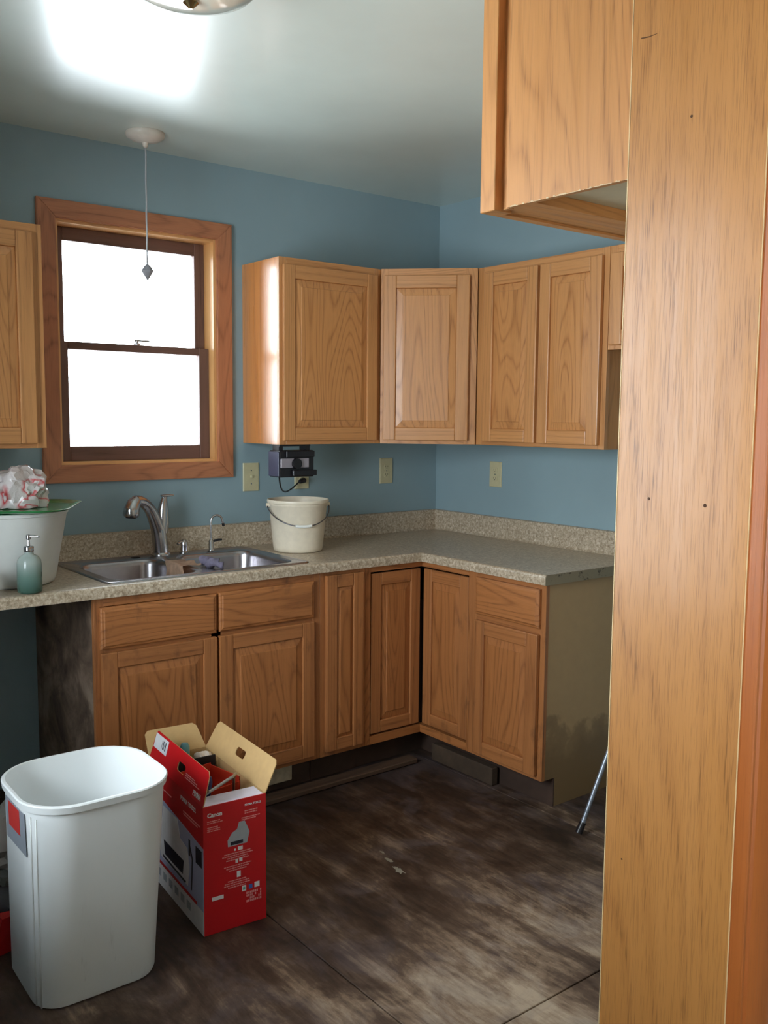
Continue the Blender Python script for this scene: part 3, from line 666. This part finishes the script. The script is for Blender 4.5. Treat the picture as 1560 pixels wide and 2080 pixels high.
# green glass soap bottle
px_, py_ = -2.262, -.590
pb = empty('soap_bottle', (px_, py_, zc), label='ribbed green glass soap bottle with pump on the counter front', cat='bottle'); ORG[pb.name] = Vector(pb.location)
def gg():
    s = NT('green_ombre_glass'); tc = s.n('ShaderNodeTexCoord').outputs['Object']; sep = s.n('ShaderNodeSeparateXYZ'); s.l(tc, sep.inputs[0])
    s.set(Base_Color=s.ramp(s.math('MULTIPLY', sep.outputs[2], 8), [(.0, srgb(70, 110, 96)), (.45, srgb(128, 158, 148)), (.8, srgb(190, 204, 198))]), Roughness=.18, Transmission_Weight=.45, IOR=1.3, Coat_Weight=.4); return s.m
b = bmesh.new(); n = 72; L = []
for r, z, rib in ((.030, .0, 0), (.036, .003, .3), (.0385, .010, 1), (.0385, .095, 1), (.036, .108, .7), (.028, .119, .3), (.015, .126, 0), (.0135, .134, 0)):
    L.append([(px_+(r-(.0011*rib if k % 2 else 0))*math.cos(2*PI*k/n), py_+(r-(.0011*rib if k % 2 else 0))*math.sin(2*PI*k/n), zc+z) for k in range(n)])
loft(b, L, True, True, True); fin(b, 'bottle', gg(), pb, smooth=60)
b = bmesh.new(); lathe(b, px_, py_, [(.0155, zc+.1342), (.016, zc+.137), (.016, zc+.150), (.014, zc+.152), (.005, zc+.154), (.004, zc+.172), (.0075, zc+.174), (.0075, zc+.188), (.004, zc+.190)], 24)
tube(b, [(px_, py_, zc+.184), (px_+.014, py_-.012, zc+.185), (px_+.028, py_-.021, zc+.182)], [.0042, .0036, .0028], 10)
fin(b, 'pump', NICKEL, pb, smooth=45, label='metal pump head')
# red cup cut by the frame
b = bmesh.new(); lathe(b, -2.405, -.598, [(.026, zc), (.028, zc+.004), (.034, zc+.075), (.032, zc+.075), (.026, zc+.006), (0, zc+.005)], 28, True, False)
fin(b, 'red_cup', plain('red_plastic', srgb(150, 34, 34), .35), None, smooth=45, label='small red cup at the very left edge of the counter', cat='cup')

# ------------------------------------------------------------------ outlets & switch
def plate(x, z, wall, w, h, kind, label):
    e_ = empty('outlet' if kind == 'o' else 'light_switch', (x, -.0005, z) if wall == 'b' else (-.0005, x, z), 0 if wall == 'b' else -PI/2, label=label, cat='outlet' if kind == 'o' else 'switch')
    L = [[(sx*(w/2-i), -d, sz*(h/2-i)) for sx, sz in ((-1, -1), (1, -1), (1, 1), (-1, 1))] for i, d in ((0, 0), (0, .003), (.003, .0055))]
    fin(loft_b(L), 'cover_plate', IVORY, e_)
    if kind == 'o':
        for s_ in (-1, 1):
            b = bmesh.new(); loft(b, [[(p[0], -y, p[1]+s_*.0195) for p in [(q[0], q[1]) for q in rrect(0, 0, 0, .0165-i, .0135-i, .009, 4)]] for y, i in ((.005, 0), (.0075, 0), (.008, .001))], True, True, True)
            r_ = fin(b, 'receptacle', IVORY, e_)
            b = bmesh.new(); box(b, -.0075, -.0055, -.0083, -.0079, s_*.0195-.001, s_*.0195+.006); box(b, .0055, .0075, -.0083, -.0079, s_*.0195-.001, s_*.0195+.006); box(b, -.002, .002, -.0083, -.0079, s_*.0195-.0085, s_*.0195-.0045); fin(b, 'slots', DARKHOLE, r_)
        b = bmesh.new(); tube(b, [(0, -.005, 0), (0, -.0066, 0)], .003, 10); fin(b, 'screw', NICKEL, e_)
    else:
        bx('toggle', -.004, .004, -.014, -.005, -.004, .009, IVORY, e_, bev=.001)
        for s_ in (-1, 1):
            b = bmesh.new(); tube(b, [(0, -.005, s_*.03), (0, -.0066, s_*.03)], .003, 10); fin(b, 'screw', NICKEL, e_)
plate(-1.101, 1.218, 'b', .080, .126, 's', 'ivory switch plate between window and wall cabinet')
plate(-.832, 1.215, 'b', .078, .122, 'o', 'ivory outlet under the hanging radio with a plug in it')
plate(-.333, 1.224, 'b', .080, .126, 'o', 'ivory outlet on the window wall near the room corner')
plate(-.437, 1.219, 'r', .080, .122, 'o', 'ivory outlet on the right-hand wall')

# ------------------------------------------------------------------ under-cabinet radio
rd = empty('under_cabinet_radio', (-1.04, -.24, 1.37), label='small black and silver radio mounted under the wall cabinet', cat='radio'); ORG[rd.name] = Vector(rd.location)
GB = plain('blue_grey_plastic', srgb(72, 74, 96), .4)
b = bmesh.new(); box(b, -1.128, -.956, -.290, -.205, 1.232, 1.345, .004, 2); fin(b, 'housing', BLACK, rd)
b = bmesh.new(); box(b, -1.1345, -1.1285, -.288, -.208, 1.236, 1.340, .002); fin(b, 'side_cover', GB, rd, label='blue-grey side')
b = bmesh.new(); box(b, -1.126, -.985, -.2965, -.2905, 1.272, 1.312, .002); fin(b, 'front_band', plain('silver_plastic', srgb(168, 160, 168), .35, .4), rd, label='silver band')
b = bmesh.new(); tube(b, [(-1.05, -.2905, 1.290), (-1.05, -.308, 1.290)], [.024, .022], 20); fin(b, 'dial', BLACK, rd, smooth=40)
b = bmesh.new(); box(b, -1.10, -.958, -.300, -.2905, 1.316, 1.343, .002); box(b, -1.07, -.95, -.306, -.2905, 1.238, 1.262, .002); fin(b, 'trim_bars', BLACK, rd)
b = bmesh.new(); box(b, -1.12, -1.10, -.27, -.22, 1.344, 1.370); box(b, -.985, -.965, -.27, -.22, 1.344, 1.370); box(b, -1.12, -.965, -.275, -.268, 1.362, 1.370); fin(b, 'bracket', BLACK, rd)
b = bmesh.new(); tube(b, bez((-1.10, -.24, 1.233), (-1.07, -.20, 1.15), (-.96, -.06, 1.13), (-.86, -.018, 1.185), 20), .0035, 8)
cord_ = fin(b, 'cord', BLACK, rd, smooth=50)
b = bmesh.new(); tube(b, [(-.863, -.034, 1.190), (-.838, -.030, 1.1955), (-.832, -.0095, 1.1955)], [.009, .013, .012], 12); fin(b, 'plug', BLACK, cord_, smooth=50)

# ------------------------------------------------------------------ ceiling things
pd = empty('pendant_cord', (-1.671, -.216, H), label='white ceiling canopy with a long thin cord and crystal hanging before the window', cat='pendant'); ORG[pd.name] = Vector(pd.location)
b = bmesh.new(); lathe(b, -1.671, -.216, [(.072, H-.0004), (.073, H-.006), (.070, H-.016), (.052, H-.027), (.02, H-.034), (.012, H-.036), (.009, H-.050), (.003, H-.055)], 40); fin(b, 'canopy', WHITEC, pd, smooth=45)
b = bmesh.new(); pts = [(-1.671+.0012*math.sin(i*1.3), -.216+.0012*math.cos(i*1.1), H-.05-i*(H-.05-2.068)/14) for i in range(15)]; tube(b, pts, .0032, 8)
cdm = plain('cord_pale', srgb(176, 176, 178), .5); co_ = fin(b, 'cord', cdm, pd, smooth=True)
b = bmesh.new(); lathe(b, -1.671, -.216, [(.003, 2.068), (.004, 2.062), (.013, 2.054), (.024, 2.038), (.022, 2.031), (.010, 2.014), (.002, 2.002)], 8); fin(b, 'crystal', plain('grey_crystal', srgb(150, 150, 156), .1), co_, label='small faceted grey crystal')
lx, ly = -2.18, -1.61
cl = empty('ceiling_light', (lx, ly, H), label='round brass-rimmed glass ceiling light cut by the top frame edge', cat='light'); ORG[cl.name] = Vector(cl.location)
BR = plain('aged_brass', srgb(190, 160, 110), .25, 1)
b = bmesh.new(); lathe(b, lx, ly, [(.17, H-.0004), (.178, H-.02), (.188, H-.035), (.190, H-.045), (.176, H-.050), (.165, H-.045), (.150, H-.03)], 56, True, True); fin(b, 'rim', BR, cl, smooth=45)
b = bmesh.new(); lathe(b, lx, ly, [(.172, H-.048), (.165, H-.070), (.140, H-.092), (.100, H-.107), (.05, H-.115), (.012, H-.117)], 56, False, True); fin(b, 'glass_dome', plain('frosted_dome', srgb(232, 226, 208), .12, Coat_Weight=1.0, Coat_Roughness=.05, var=.02), cl, smooth=45)
b = bmesh.new(); lathe(b, lx, ly, [(.014, H-.116), (.018, H-.121), (.010, H-.128), (.004, H-.134)], 20); fin(b, 'finial', BR, cl, smooth=45)

# ------------------------------------------------------------------ waste bin
bn = empty('waste_bin', (-2.352, -1.27, 0), label='tall white open plastic waste bin in the lower left foreground', cat='bin'); ORG[bn.name] = Vector(bn.location)
HB = .548; cxy0 = (-2.358, -1.262); cxy1 = (-2.351, -1.290)
def bl(tt, off=0): 
    cx_ = cxy0[0]+(cxy1[0]-cxy0[0])*tt; cy_ = cxy0[1]+(cxy1[1]-cxy0[1])*tt
    return cx_, cy_, .163+(.184-.163)*tt+off, .154+(.179-.154)*tt+off, .075+(.118-.075)*tt+off
def bloop(tt, off, z, rot=-.02):
    cx_, cy_, a, c_, r = bl(tt, off); return rrect(cx_, cy_, z, a, c_, r, 10, rot)
b = bmesh.new()
L = [bloop(0, -.014, .0006), bloop(0, -.004, .003), bloop(0, 0, .012), bloop(.5, 0, HB*.5), bloop(.96, 0, HB-.022), bloop(.97, .007, HB-.020), bloop(1, .009, HB-.003), bloop(1, .006, HB), bloop(1, -.001, HB), bloop(.98, -.003, HB-.008), bloop(.5, -.003, HB*.5), bloop(0, -.003, .02), bloop(0, -.02, .008)]
loft(b, L, True, True, True)
s = NT('white_bin_scuffed'); tc = s.n('ShaderNodeTexCoord').outputs['Object']; sep = s.n('ShaderNodeSeparateXYZ'); s.l(tc, sep.inputs[0])
sc = s.ramp(s.noise(s.mapping(tc, (26, 10, 3.2), (0, 0, 0), (0, .35, 0)), 1, 6, .7), [(.60, 0.0), (.72, .5)])
low = s.ramp(sep.outputs[2], [(.05, 1.0), (.30, 0.0)])
s.set(Base_Color=s.mix(s.math('MULTIPLY', sc, low), srgb(240, 243, 243), srgb(130, 126, 122)), Roughness=.33)
fin(b, 'bin_body', s.m, bn, smooth=40)
for k in (0, 1):                                   # moulded ribs on the narrow left side
    b = bmesh.new(); y_ = -.118-.020*k
    P_ = []
    for tt in (.03, .35, .7, .955):
        cx_, cy_, a, c_, r = bl(tt); P_.append((cx_-a-.0002+.006*k*(1-tt*0), cy_+y_*(1+.12*tt), HB*tt))
    tube(b, P_, .0020, 8); fin(b, 'moulded_rib', WHITEP, bn, smooth=True)
b = bmesh.new(); cx_, cy_, a, c_, r = bl(.9)
def stk(bm, y0, y1, z0, z1, off, mi=0):
    n = 6
    def xx(y, z):
        q = bl(z/HB); return q[0]-q[2]-off
    L = [[(xx(0, z), y, z) for z in (z0, z1)] for y in (y0, y1)]
    v = [bm.verts.new(p) for p in (L[0][0], L[1][0], L[1][1], L[0][1])]; v2 = [bm.verts.new((p[0]-.0006, p[1], p[2])) for p in (L[0][0], L[1][0], L[1][1], L[0][1])]
    bm.faces.new(v); bm.faces.new(v2)
    for i in range(4): bm.faces.new((v[i], v[(i+1) % 4], v2[(i+1) % 4], v2[i]))
stk(b, -1.375, -1.22, .405, .515, .001); st_ = fin(b, 'sticker', plain('grey_sticker', srgb(150, 156, 166), .4), bn, label='grey paper label')
b = bmesh.new(); stk(b, -1.335, -1.245, .445, .510, .0018); fin(b, 'red_patch', plain('red_print', srgb(206, 62, 58), .4), st_, label='red printed patch')

# ------------------------------------------------------------------ printer carton
BR_ = -.087; bxo = Vector((-2.031, -1.331, .0006)); BW, BD, BH = .196, .452, .385
pbx = empty('printer_box', bxo, BR_, label='open red printed cardboard printer box filled with odds and ends', cat='box')
RED = plain('red_print_card', srgb(196, 24, 30), .38, var=.04, vs=14)
PHOTO = plain('lavender_print', srgb(176, 180, 208), .4, var=.08, vs=9)
WPR = plain('white_print', srgb(232, 228, 228), .45); DPR = plain('dark_print', srgb(40, 38, 52), .4); GPR = plain('grey_print', srgb(168, 172, 176), .45)
BLP = plain('blue_print', srgb(70, 110, 190), .45); TEAL = plain('teal_print', srgb(90, 170, 160), .45)
tk = .003
bx('front_panel', 0, BW, 0, tk, 0, BH, [RED], pbx, label='narrow red printed face')
bx('back_panel', 0, BW, BD-tk, BD, 0, BH, CARD, pbx)
bx('right_panel', BW-tk, BW, tk, BD-tk, 0, BH, CARD, pbx)
bx('bottom_panel', tk, BW-tk, tk, BD-tk, 0, tk, CARD, pbx)
lp = bx('left_panel', 0, tk, tk, BD-tk, 0, BH, RED, pbx, label='wide side with printed picture of a white printer')
def decal(plane, polys, mat, parent, name, off, kind=None):
    """flat print: polys in face coordinates. 'f' front (x,z), 'l' left (y,z; u grows toward the front)"""
    b = bmesh.new()
    for P in polys:
        if plane == 'f': L = [[(u, -d, v) for u, v in P] for d in (off*.2, off)]
        else: L = [[(-d, BD-u, v) for u, v in P] for d in (off*.2, off)]
        loft(b, L, True, True, True)
    return fin(b, name, mat, parent, kind=kind)
q = lambda x0, z0, x1, z1: [(x0, z0), (x1, z0), (x1, z1), (x0, z1)]
# left face: u from back (0) to front (.45)
decal('l', [q(.0, .0, BD, .255), [(.0, .255), (BD, .255), (BD, .262), (0, .302)]], PHOTO, lp, 'picture', .0006)
decal('l', [q(.0, .0, BD, .072)], WPR, lp, 'white_band', .0008)
decal('l', [q(.0, .072, .40, .082)], RED, lp, 'red_stripe', .0012)
decal('l', [[(.10, .10), (.33, .10), (.345, .16), (.33, .215), (.27, .225), (.25, .275), (.13, .275), (.11, .215), (.085, .18)]], WPR, lp, 'printer_picture', .0010)
decal('l', [[(.14, .12), (.29, .12), (.30, .165), (.13, .165)], [(.12, .105), (.31, .1), (.315, .108), (.12, .113)]], DPR, lp, 'printer_slot', .0014)
decal('l', [[(.355, .10), (.362, .10), (.372, .20), (.352, .232), (.348, .225), (.364, .196)], q(.34, .20, .352, .25), q(.395, .20, .44, .25)], DPR, lp, 'picture_details', .0013)
decal('l', [q(.02+.05*i, .03, .05+.05*i, .055) for i in range(7)], GPR, lp, 'small_icons', .0012, 'stuff')
# front face
decal('f', [[(.075, .250), (.135, .250), (.143, .282), (.136, .300), (.128, .318), (.110, .318), (.104, .298), (.088, .290), (.074, .270)]], GPR, pbx, 'printer_picture', .0008)
decal('f', [q(.083, .253, .122, .263)], DPR, pbx, 'printer_slot', .0011)
rs = random.Random(5)
def lines(x0, x1, z, n, dz, cen=True):
    out = []
    for i in range(n):
        w_ = (x1-x0)*rs.uniform(.6, 1); a = (x0+x1)/2-w_/2 if cen else x0; zz = z-i*dz
        xx = a
        while xx < a+w_:
            l_ = rs.uniform(.004, .011); out.append(q(xx, zz, min(xx+l_, a+w_), zz+dz*.42)); xx += l_+.0016
    return out
PINK = plain('pale_red_print', srgb(226, 150, 146), .45)
P_ = lines(.055, .155, .226, 4, .0065)+lines(.06, .15, .188, 3, .0065)+lines(.06, .145, .143, 4, .0065)
P_ += lines(.012, .062, .338, 2, .0055, False)+lines(.012, .062, .320, 3, .0055, False)+lines(.128, .182, .345, 2, .0065, False)+lines(.118, .182, .326, 2, .0055, False)
decal('f', P_, PINK, pbx, 'fine_print', .0008, 'stuff')
decal('f', [q(.094, .234, .099, .240), q(.106, .233, .121, .244), q(.098, .196, .106, .206), q(.11, .198, .12, .209), q(.102, .152, .114, .170)], WPR, pbx, 'icons', .0009, 'stuff')
for k_ in (q(.024, .100, .060, .111), q(.118, .104, .131, .121), q(.158, .106, .174, .122)): decal('f', [k_], WPR, pbx, 'badge', .0009)
decal('f', [q(.140, .106, .151, .119)], BLP, pbx, 'blue_badge', .0009); decal('f', [q(.121, .108, .128, .116)], TEAL, pbx, 'teal_badge', .0012)
P_ = []
for i in range(4):
    for j in range(9):
        if rs.random() < .8: P_.append(q(.132+.0055*j, .092-.0085*i, .1355+.0055*j, .0985-.0085*i))
decal('f', P_, PINK, pbx, 'certification_marks', .0008, 'stuff')
def text(body, size, mat, parent, Mx, name='lettering', bold=0.0):
    cu = bpy.data.curves.new(name, 'FONT'); cu.body = body; cu.size = size; cu.extrude = .0003; cu.offset = bold
    o = bpy.data.objects.new(name+'_tmp', cu); S.collection.objects.link(o)
    dg = bpy.context.evaluated_depsgraph_get(); me = bpy.data.meshes.new_from_object(o.evaluated_get(dg)); bpy.data.objects.remove(o)
    me.materials.clear(); me.materials.append(mat); me.transform(Mx)
    r = bpy.data.objects.new(name, me); S.collection.objects.link(r); r.parent = parent; r.location = -ORG[parent.name]; return r
def onfront(x, z): return Matrix.Translation((x, -.0012, z)) @ Matrix.Rotation(PI/2, 4, 'X')
text('Canon', .017, WPR, pbx, onfront(.012, .352), bold=.0006)
text('PIXMA TS3522', .0082, WPR, pbx, onfront(.128, .362), bold=.0001)
def flap(hinge, size, ang, side, mat_out, hole, name, label, taper=.012):
    """flap hinged on a top edge; local plane: u along the hinge, v away from it"""
    b = bmesh.new(); Lh = hinge[1]-hinge[0]
    o_ = [(0, 0), (Lh, 0), (Lh-taper, size), (taper, size)]
    # rounded outer corners
    o_ = [(0, 0), (Lh, 0), (Lh-taper*.7, size-.012), (Lh-taper-.008, size), (taper+.008, size), (taper*.7, size-.012)]
    vs = [b.verts.new((u, v, 0)) for u, v in o_]; es = [b.edges.new((vs[i], vs[(i+1) % len(vs)])) for i in range(len(vs))]
    if hole:
        hc, hv, ha, hb = hole; ph = rrect(hc, hv, 0, ha, hb, hb*.8, 5); hv_ = [b.verts.new(p) for p in ph]
        es += [b.edges.new((hv_[i], hv_[(i+1) % len(hv_)])) for i in range(len(hv_))]
        bmesh.ops.triangle_fill(b, edges=es, use_beauty=True)
    else: b.faces.new(vs)
    for f in b.faces:
        f.material_index = 0
    bmesh.ops.recalc_face_normals(b, faces=b.faces)
    if b.faces[:][0].normal.z < 0: bmesh.ops.reverse_faces(b, faces=b.faces)
    top = list(b.faces); r_ = bmesh.ops.extrude_face_region(b, geom=top)
    nf = [g for g in r_['geom'] if isinstance(g, bmesh.types.BMFace)]
    for v in [g for g in r_['geom'] if isinstance(g, bmesh.types.BMVert)]: v.co.z += .0028
    for f in b.faces: f.material_index = 1
    for f in nf: f.material_index = 2
    for f in b.faces:
        if f.material_index == 1 and all(abs(v.co.z) < 1e-6 for v in f.verts): f.material_index = 0
    for f in b.faces:
        if f.material_index == 2: f.material_index = 1
    # side: 'l','r','f','b'; ang = angle above horizontal, opening outward
    ca, sa = math.cos(ang), math.sin(ang); u0 = hinge[0]
    def mp(p):
        u, v, wv = p; out, up = v*ca-wv*sa, v*sa+wv*ca
        if side == 'r': return Vector((BW+out, u0+u, BH+up))
        if side == 'l': return Vector((-out, u0+u, BH+up))
        if side == 'b': return Vector((u0+u, BD+out, BH+up))
        return Vector((u0+u, -out, BH+up))
    for v in b.verts: v.co = mp(v.co)
    return fin(b, name, [mat_out, CARD], pbx, label=label)
FR = flap((.0, BD), .098, math.radians(62), 'r', RED, (.225, .052, .032, .013), 'flap', 'brown inner side of the right flap with hand hole')
FLf = flap((.0, BD), .098, math.radians(106), 'l', RED, (.20, .050, .030, .014), 'flap', 'red outer side of the left flap with hand hole')
flap((.0, BW), .098, math.radians(42), 'b', RED, None, 'flap', 'brown back flap leaning outward')
b = bmesh.new(); box(b, .004, BW-.004, .004, .075, BH-.006, BH-.0032); 
fin(b, 'flap', plain('bright_white_card', srgb(226, 220, 236), .45), pbx, label='white-faced front flap folded inward')
# text and label on the left flap (outer face), tilted inward
aa = math.radians(106); oo = Vector((-math.cos(aa), 0, math.sin(aa))); nn = Vector((-math.sin(aa), 0, -math.cos(aa)))
def onflap(u, v, d=.0012):
    o_ = Vector((0, u, BH))+oo*v+nn*d
    m_ = Matrix((Vector((0, -1, 0)), oo, nn)).transposed().to_4x4(); m_.translation = o_; return m_
b = bmesh.new(); t_ = bmesh.new(); box(t_, 0, .11, 0, .045, 0, .0006); merge(b, t_, 0, onflap(.44, .045, .0004)); lb = fin(b, 'address_label', plain('label_paper', srgb(214, 214, 216), .5), FLf, label='white shipping label')
b = bmesh.new()
for i in range(4):
    t_ = bmesh.new(); box(t_, .052+.009*i, .052+.009*i+(.002, .005, .003, .006)[i], .010, .036, 0, .0003); merge(b, t_, 0, onflap(.43, .045, .0011))
fin(b, 'label_print', DPR, lb, kind='stuff')
text('PIXMA', .020, WPR, FLf, onflap(.085, .010, .0008), bold=.0006)
b = bmesh.new()
for i in range(3):
    t_ = bmesh.new(); box(t_, 0, .11-.02*i, 0, .0025, 0, .0004); merge(b, t_, 0, onflap(.16, .034+.006*i, .0006))
fin(b, 'flap_fine_print', PINK, FLf, kind='stuff')
def onleft(u, z): return Matrix.Translation((-.0012, BD-u, z)) @ Matrix(((0, 0, -1, 0), (-1, 0, 0, 0), (0, 1, 0, 0), (0, 0, 0, 1)))
text('PIXMA TS3522', .019, WPR, lp, onleft(.28, .350), bold=.0004)
text('Canon', .026, WPR, lp, onleft(.05, .340), bold=.0008)
decal('l', [q(.30, .318, .43, .3215), q(.30, .310, .41, .3135), q(.06, .325, .20, .3285)], PINK, lp, 'fine_print', .0009, 'stuff')

# contents of the carton (own things, lying inside)
BM = Matrix.Translation(bxo) @ Matrix.Rotation(BR_, 4, 'Z')
def inbox(x, y, z): return BM @ Vector((x, y, z))
def boxed(name, c, size, rot, mat, label, cat, bev=.002, **k):
    b = bmesh.new(); t_ = bmesh.new(); box(t_, -size[0]/2, size[0]/2, -size[1]/2, size[1]/2, -size[2]/2, size[2]/2, bev)
    m_ = Matrix.Translation(inbox(*c)) @ Matrix.Rotation(BR_, 4, 'Z') @ Matrix.Rotation(rot[2], 4, 'Z') @ Matrix.Rotation(rot[0], 4, 'X') @ Matrix.Rotation(rot[1], 4, 'Y')
    merge(b, t_, 0, m_); return fin(b, name, mat, None, label=label, cat=cat, **k)
OR = plain('orange_red_card', srgb(206, 58, 34), .5)
ib = empty('small_carton', inbox(.10, .225, .13), BR_+.25, label='small open orange-red carton inside the printer box', cat='box')
for a in ((-.075, .075, -.075, -.072, 0, .235), (-.075, .075, .072, .075, 0, .255), (-.075, -.072, -.072, .072, 0, .245), (.072, .075, -.072, .072, 0, .25)): bx('carton_side', *a, OR, ib)
bx('carton_bottom', -.075, .075, -.075, .075, -.003, 0, OR, ib)
boxed('packing_pile', (.098, .225, .066), (.185, .43, .118), (0, 0, 0), plain('dark_contents', srgb(44, 34, 32), .8, var=.5, vs=25), 'dark jumble of things filling the bottom of the printer box', 'clutter', .01)['kind'] = 'stuff'
b = bmesh.new(); tube(b, [inbox(.025, .085, .375), inbox(.045, .06, .402), inbox(.125, .075, .425), inbox(.145, .10, .422), inbox(.155, .135, .395), inbox(.15, .14, .20)], .0045, 8); fin(b, 'metal_bracket', plain('zinc', srgb(170, 166, 160), .35, 1), None, smooth=40, label='bent grey metal bracket sticking out of the box', cat='bracket')
b = bmesh.new(); tube(b, [inbox(.045, .115, .14), inbox(.052, .105, .36), inbox(.06, .10, .415), inbox(.062, .10, .43)], [.012, .012, .011, .006], 12); fin(b, 'screwdriver', plain('navy_plastic', srgb(38, 44, 92), .35), None, smooth=40, label='dark blue tool handle standing in the box', cat='tool')
b = bmesh.new(); tube(b, [inbox(.09, .385, .13), inbox(.095, .39, .37), inbox(.098, .392, .425), inbox(.099, .393, .436)], [.018, .018, .016, .010], 14); fin(b, 'spray_can', plain('teal_can', srgb(96, 150, 158), .35), None, smooth=40, label='pale teal tube standing at the back of the box', cat='can')
crumple('tissue_wad', inbox(.155, .375, .37), .034, plain('white_tissue', srgb(226, 210, 196), .8), 1.3, .4, 3, label='white and orange crumpled paper wad in the box', cat='paper')
boxed('dark_folder', (.10, .325, .27), (.15, .005, .27), (0, 0, .0), plain('black_card', srgb(30, 26, 30), .5), 'thin black folder edge standing in the box', 'folder', .001)
b = bmesh.new(); tube(b, [inbox(.05, .405, .14), inbox(.035, .41, .42), inbox(.032, .41, .455)], [.008, .008, .003], 10); fin(b, 'pen', plain('slate_plastic', srgb(70, 84, 92), .4), None, smooth=40, label='grey-green pen standing at the back left of the box', cat='pen')

# ------------------------------------------------------------------ odds and ends on the floor
b = bmesh.new(); p0, p1 = Vector((-.653, -1.552, .022)), Vector((-.02, -1.70, 1.56)); dd = p1-p0
pl = empty('metal_pole', (-.653, -1.552, 0), label='thin worn grey metal pole leaning behind the jamb, foot on the floor', cat='pole'); ORG[pl.name] = Vector(pl.location)
tube(b, [p0, p1], .0085, 14); fin(b, 'tube', plain('worn_grey_metal', srgb(150, 158, 170), .35, .7, var=.35, vs=35), pl, smooth=50)
b = bmesh.new(); tube(b, [p0-dd.normalized()*.018+Vector((0, 0, .006)), p0+dd.normalized()*.028], [.0135, .012], 14); fin(b, 'rubber_foot', BLACK, pl, smooth=40)
b = bmesh.new()
Pw = [(-2.535, -1.10), (-2.46, -1.10), (-2.46, -1.02), (-2.55, -.95)]
wz = [.0006, .105]
loft(b, [[(-2.552, -1.085, .0006), (-2.44, -1.055, .0006), (-2.42, -1.0, .0006), (-2.54, -.99, .0006)], [(-2.512, -1.07, .10), (-2.46, -1.06, .10), (-2.45, -1.01, .085), (-2.51, -1.0, .085)]], True, True, True)
fin(b, 'red_dustpan', plain('red_tool_plastic', srgb(186, 30, 32), .35), None, label='red plastic wedge poking out behind the waste bin', cat='dustpan')
GBAG = plain('grey_bag_plastic', srgb(150, 152, 150), .35, Coat_Weight=.3)
crumple('trash_bag', (-2.33, -.62, .10), .16, GBAG, 5.5, .4, 4, (1.05, .95, .95), .0008, label='pale grey plastic bag on the floor behind the waste bin', cat='bag')
crumple('dark_bag', (-2.47, -.89, .045), .07, plain('dark_bag_plastic', srgb(52, 50, 56), .5), 8.2, .4, 3, (1, .8, .8), .0008, label='dark crumpled bag on the floor left of the waste bin', cat='bag')
for i, (x, y, r_, c_, lb_) in enumerate(((-2.12, -.09, .05, (112, 88, 80), 'pinkish brown crumpled rag under the counter by the sink cabinet side'), (-2.235, -.10, .055, (66, 48, 36), 'brown crumpled paper under the counter, middle of the heap'), (-2.36, -.12, .06, (50, 40, 34), 'dark crumpled rag under the counter, left of the heap'), (-2.17, -.23, .045, (96, 76, 58), 'tan crumpled scrap under the counter in front of the heap'))):
    crumple('scrap', (x, y, r_*.6), r_, plain('scrap_%d' % i, srgb(*c_), .85, var=.3, vs=20), 11+i*2.3, .5, 3, (1.05, .9, .9), .0008, label=lb_, cat='rag', group='scraps under the counter')
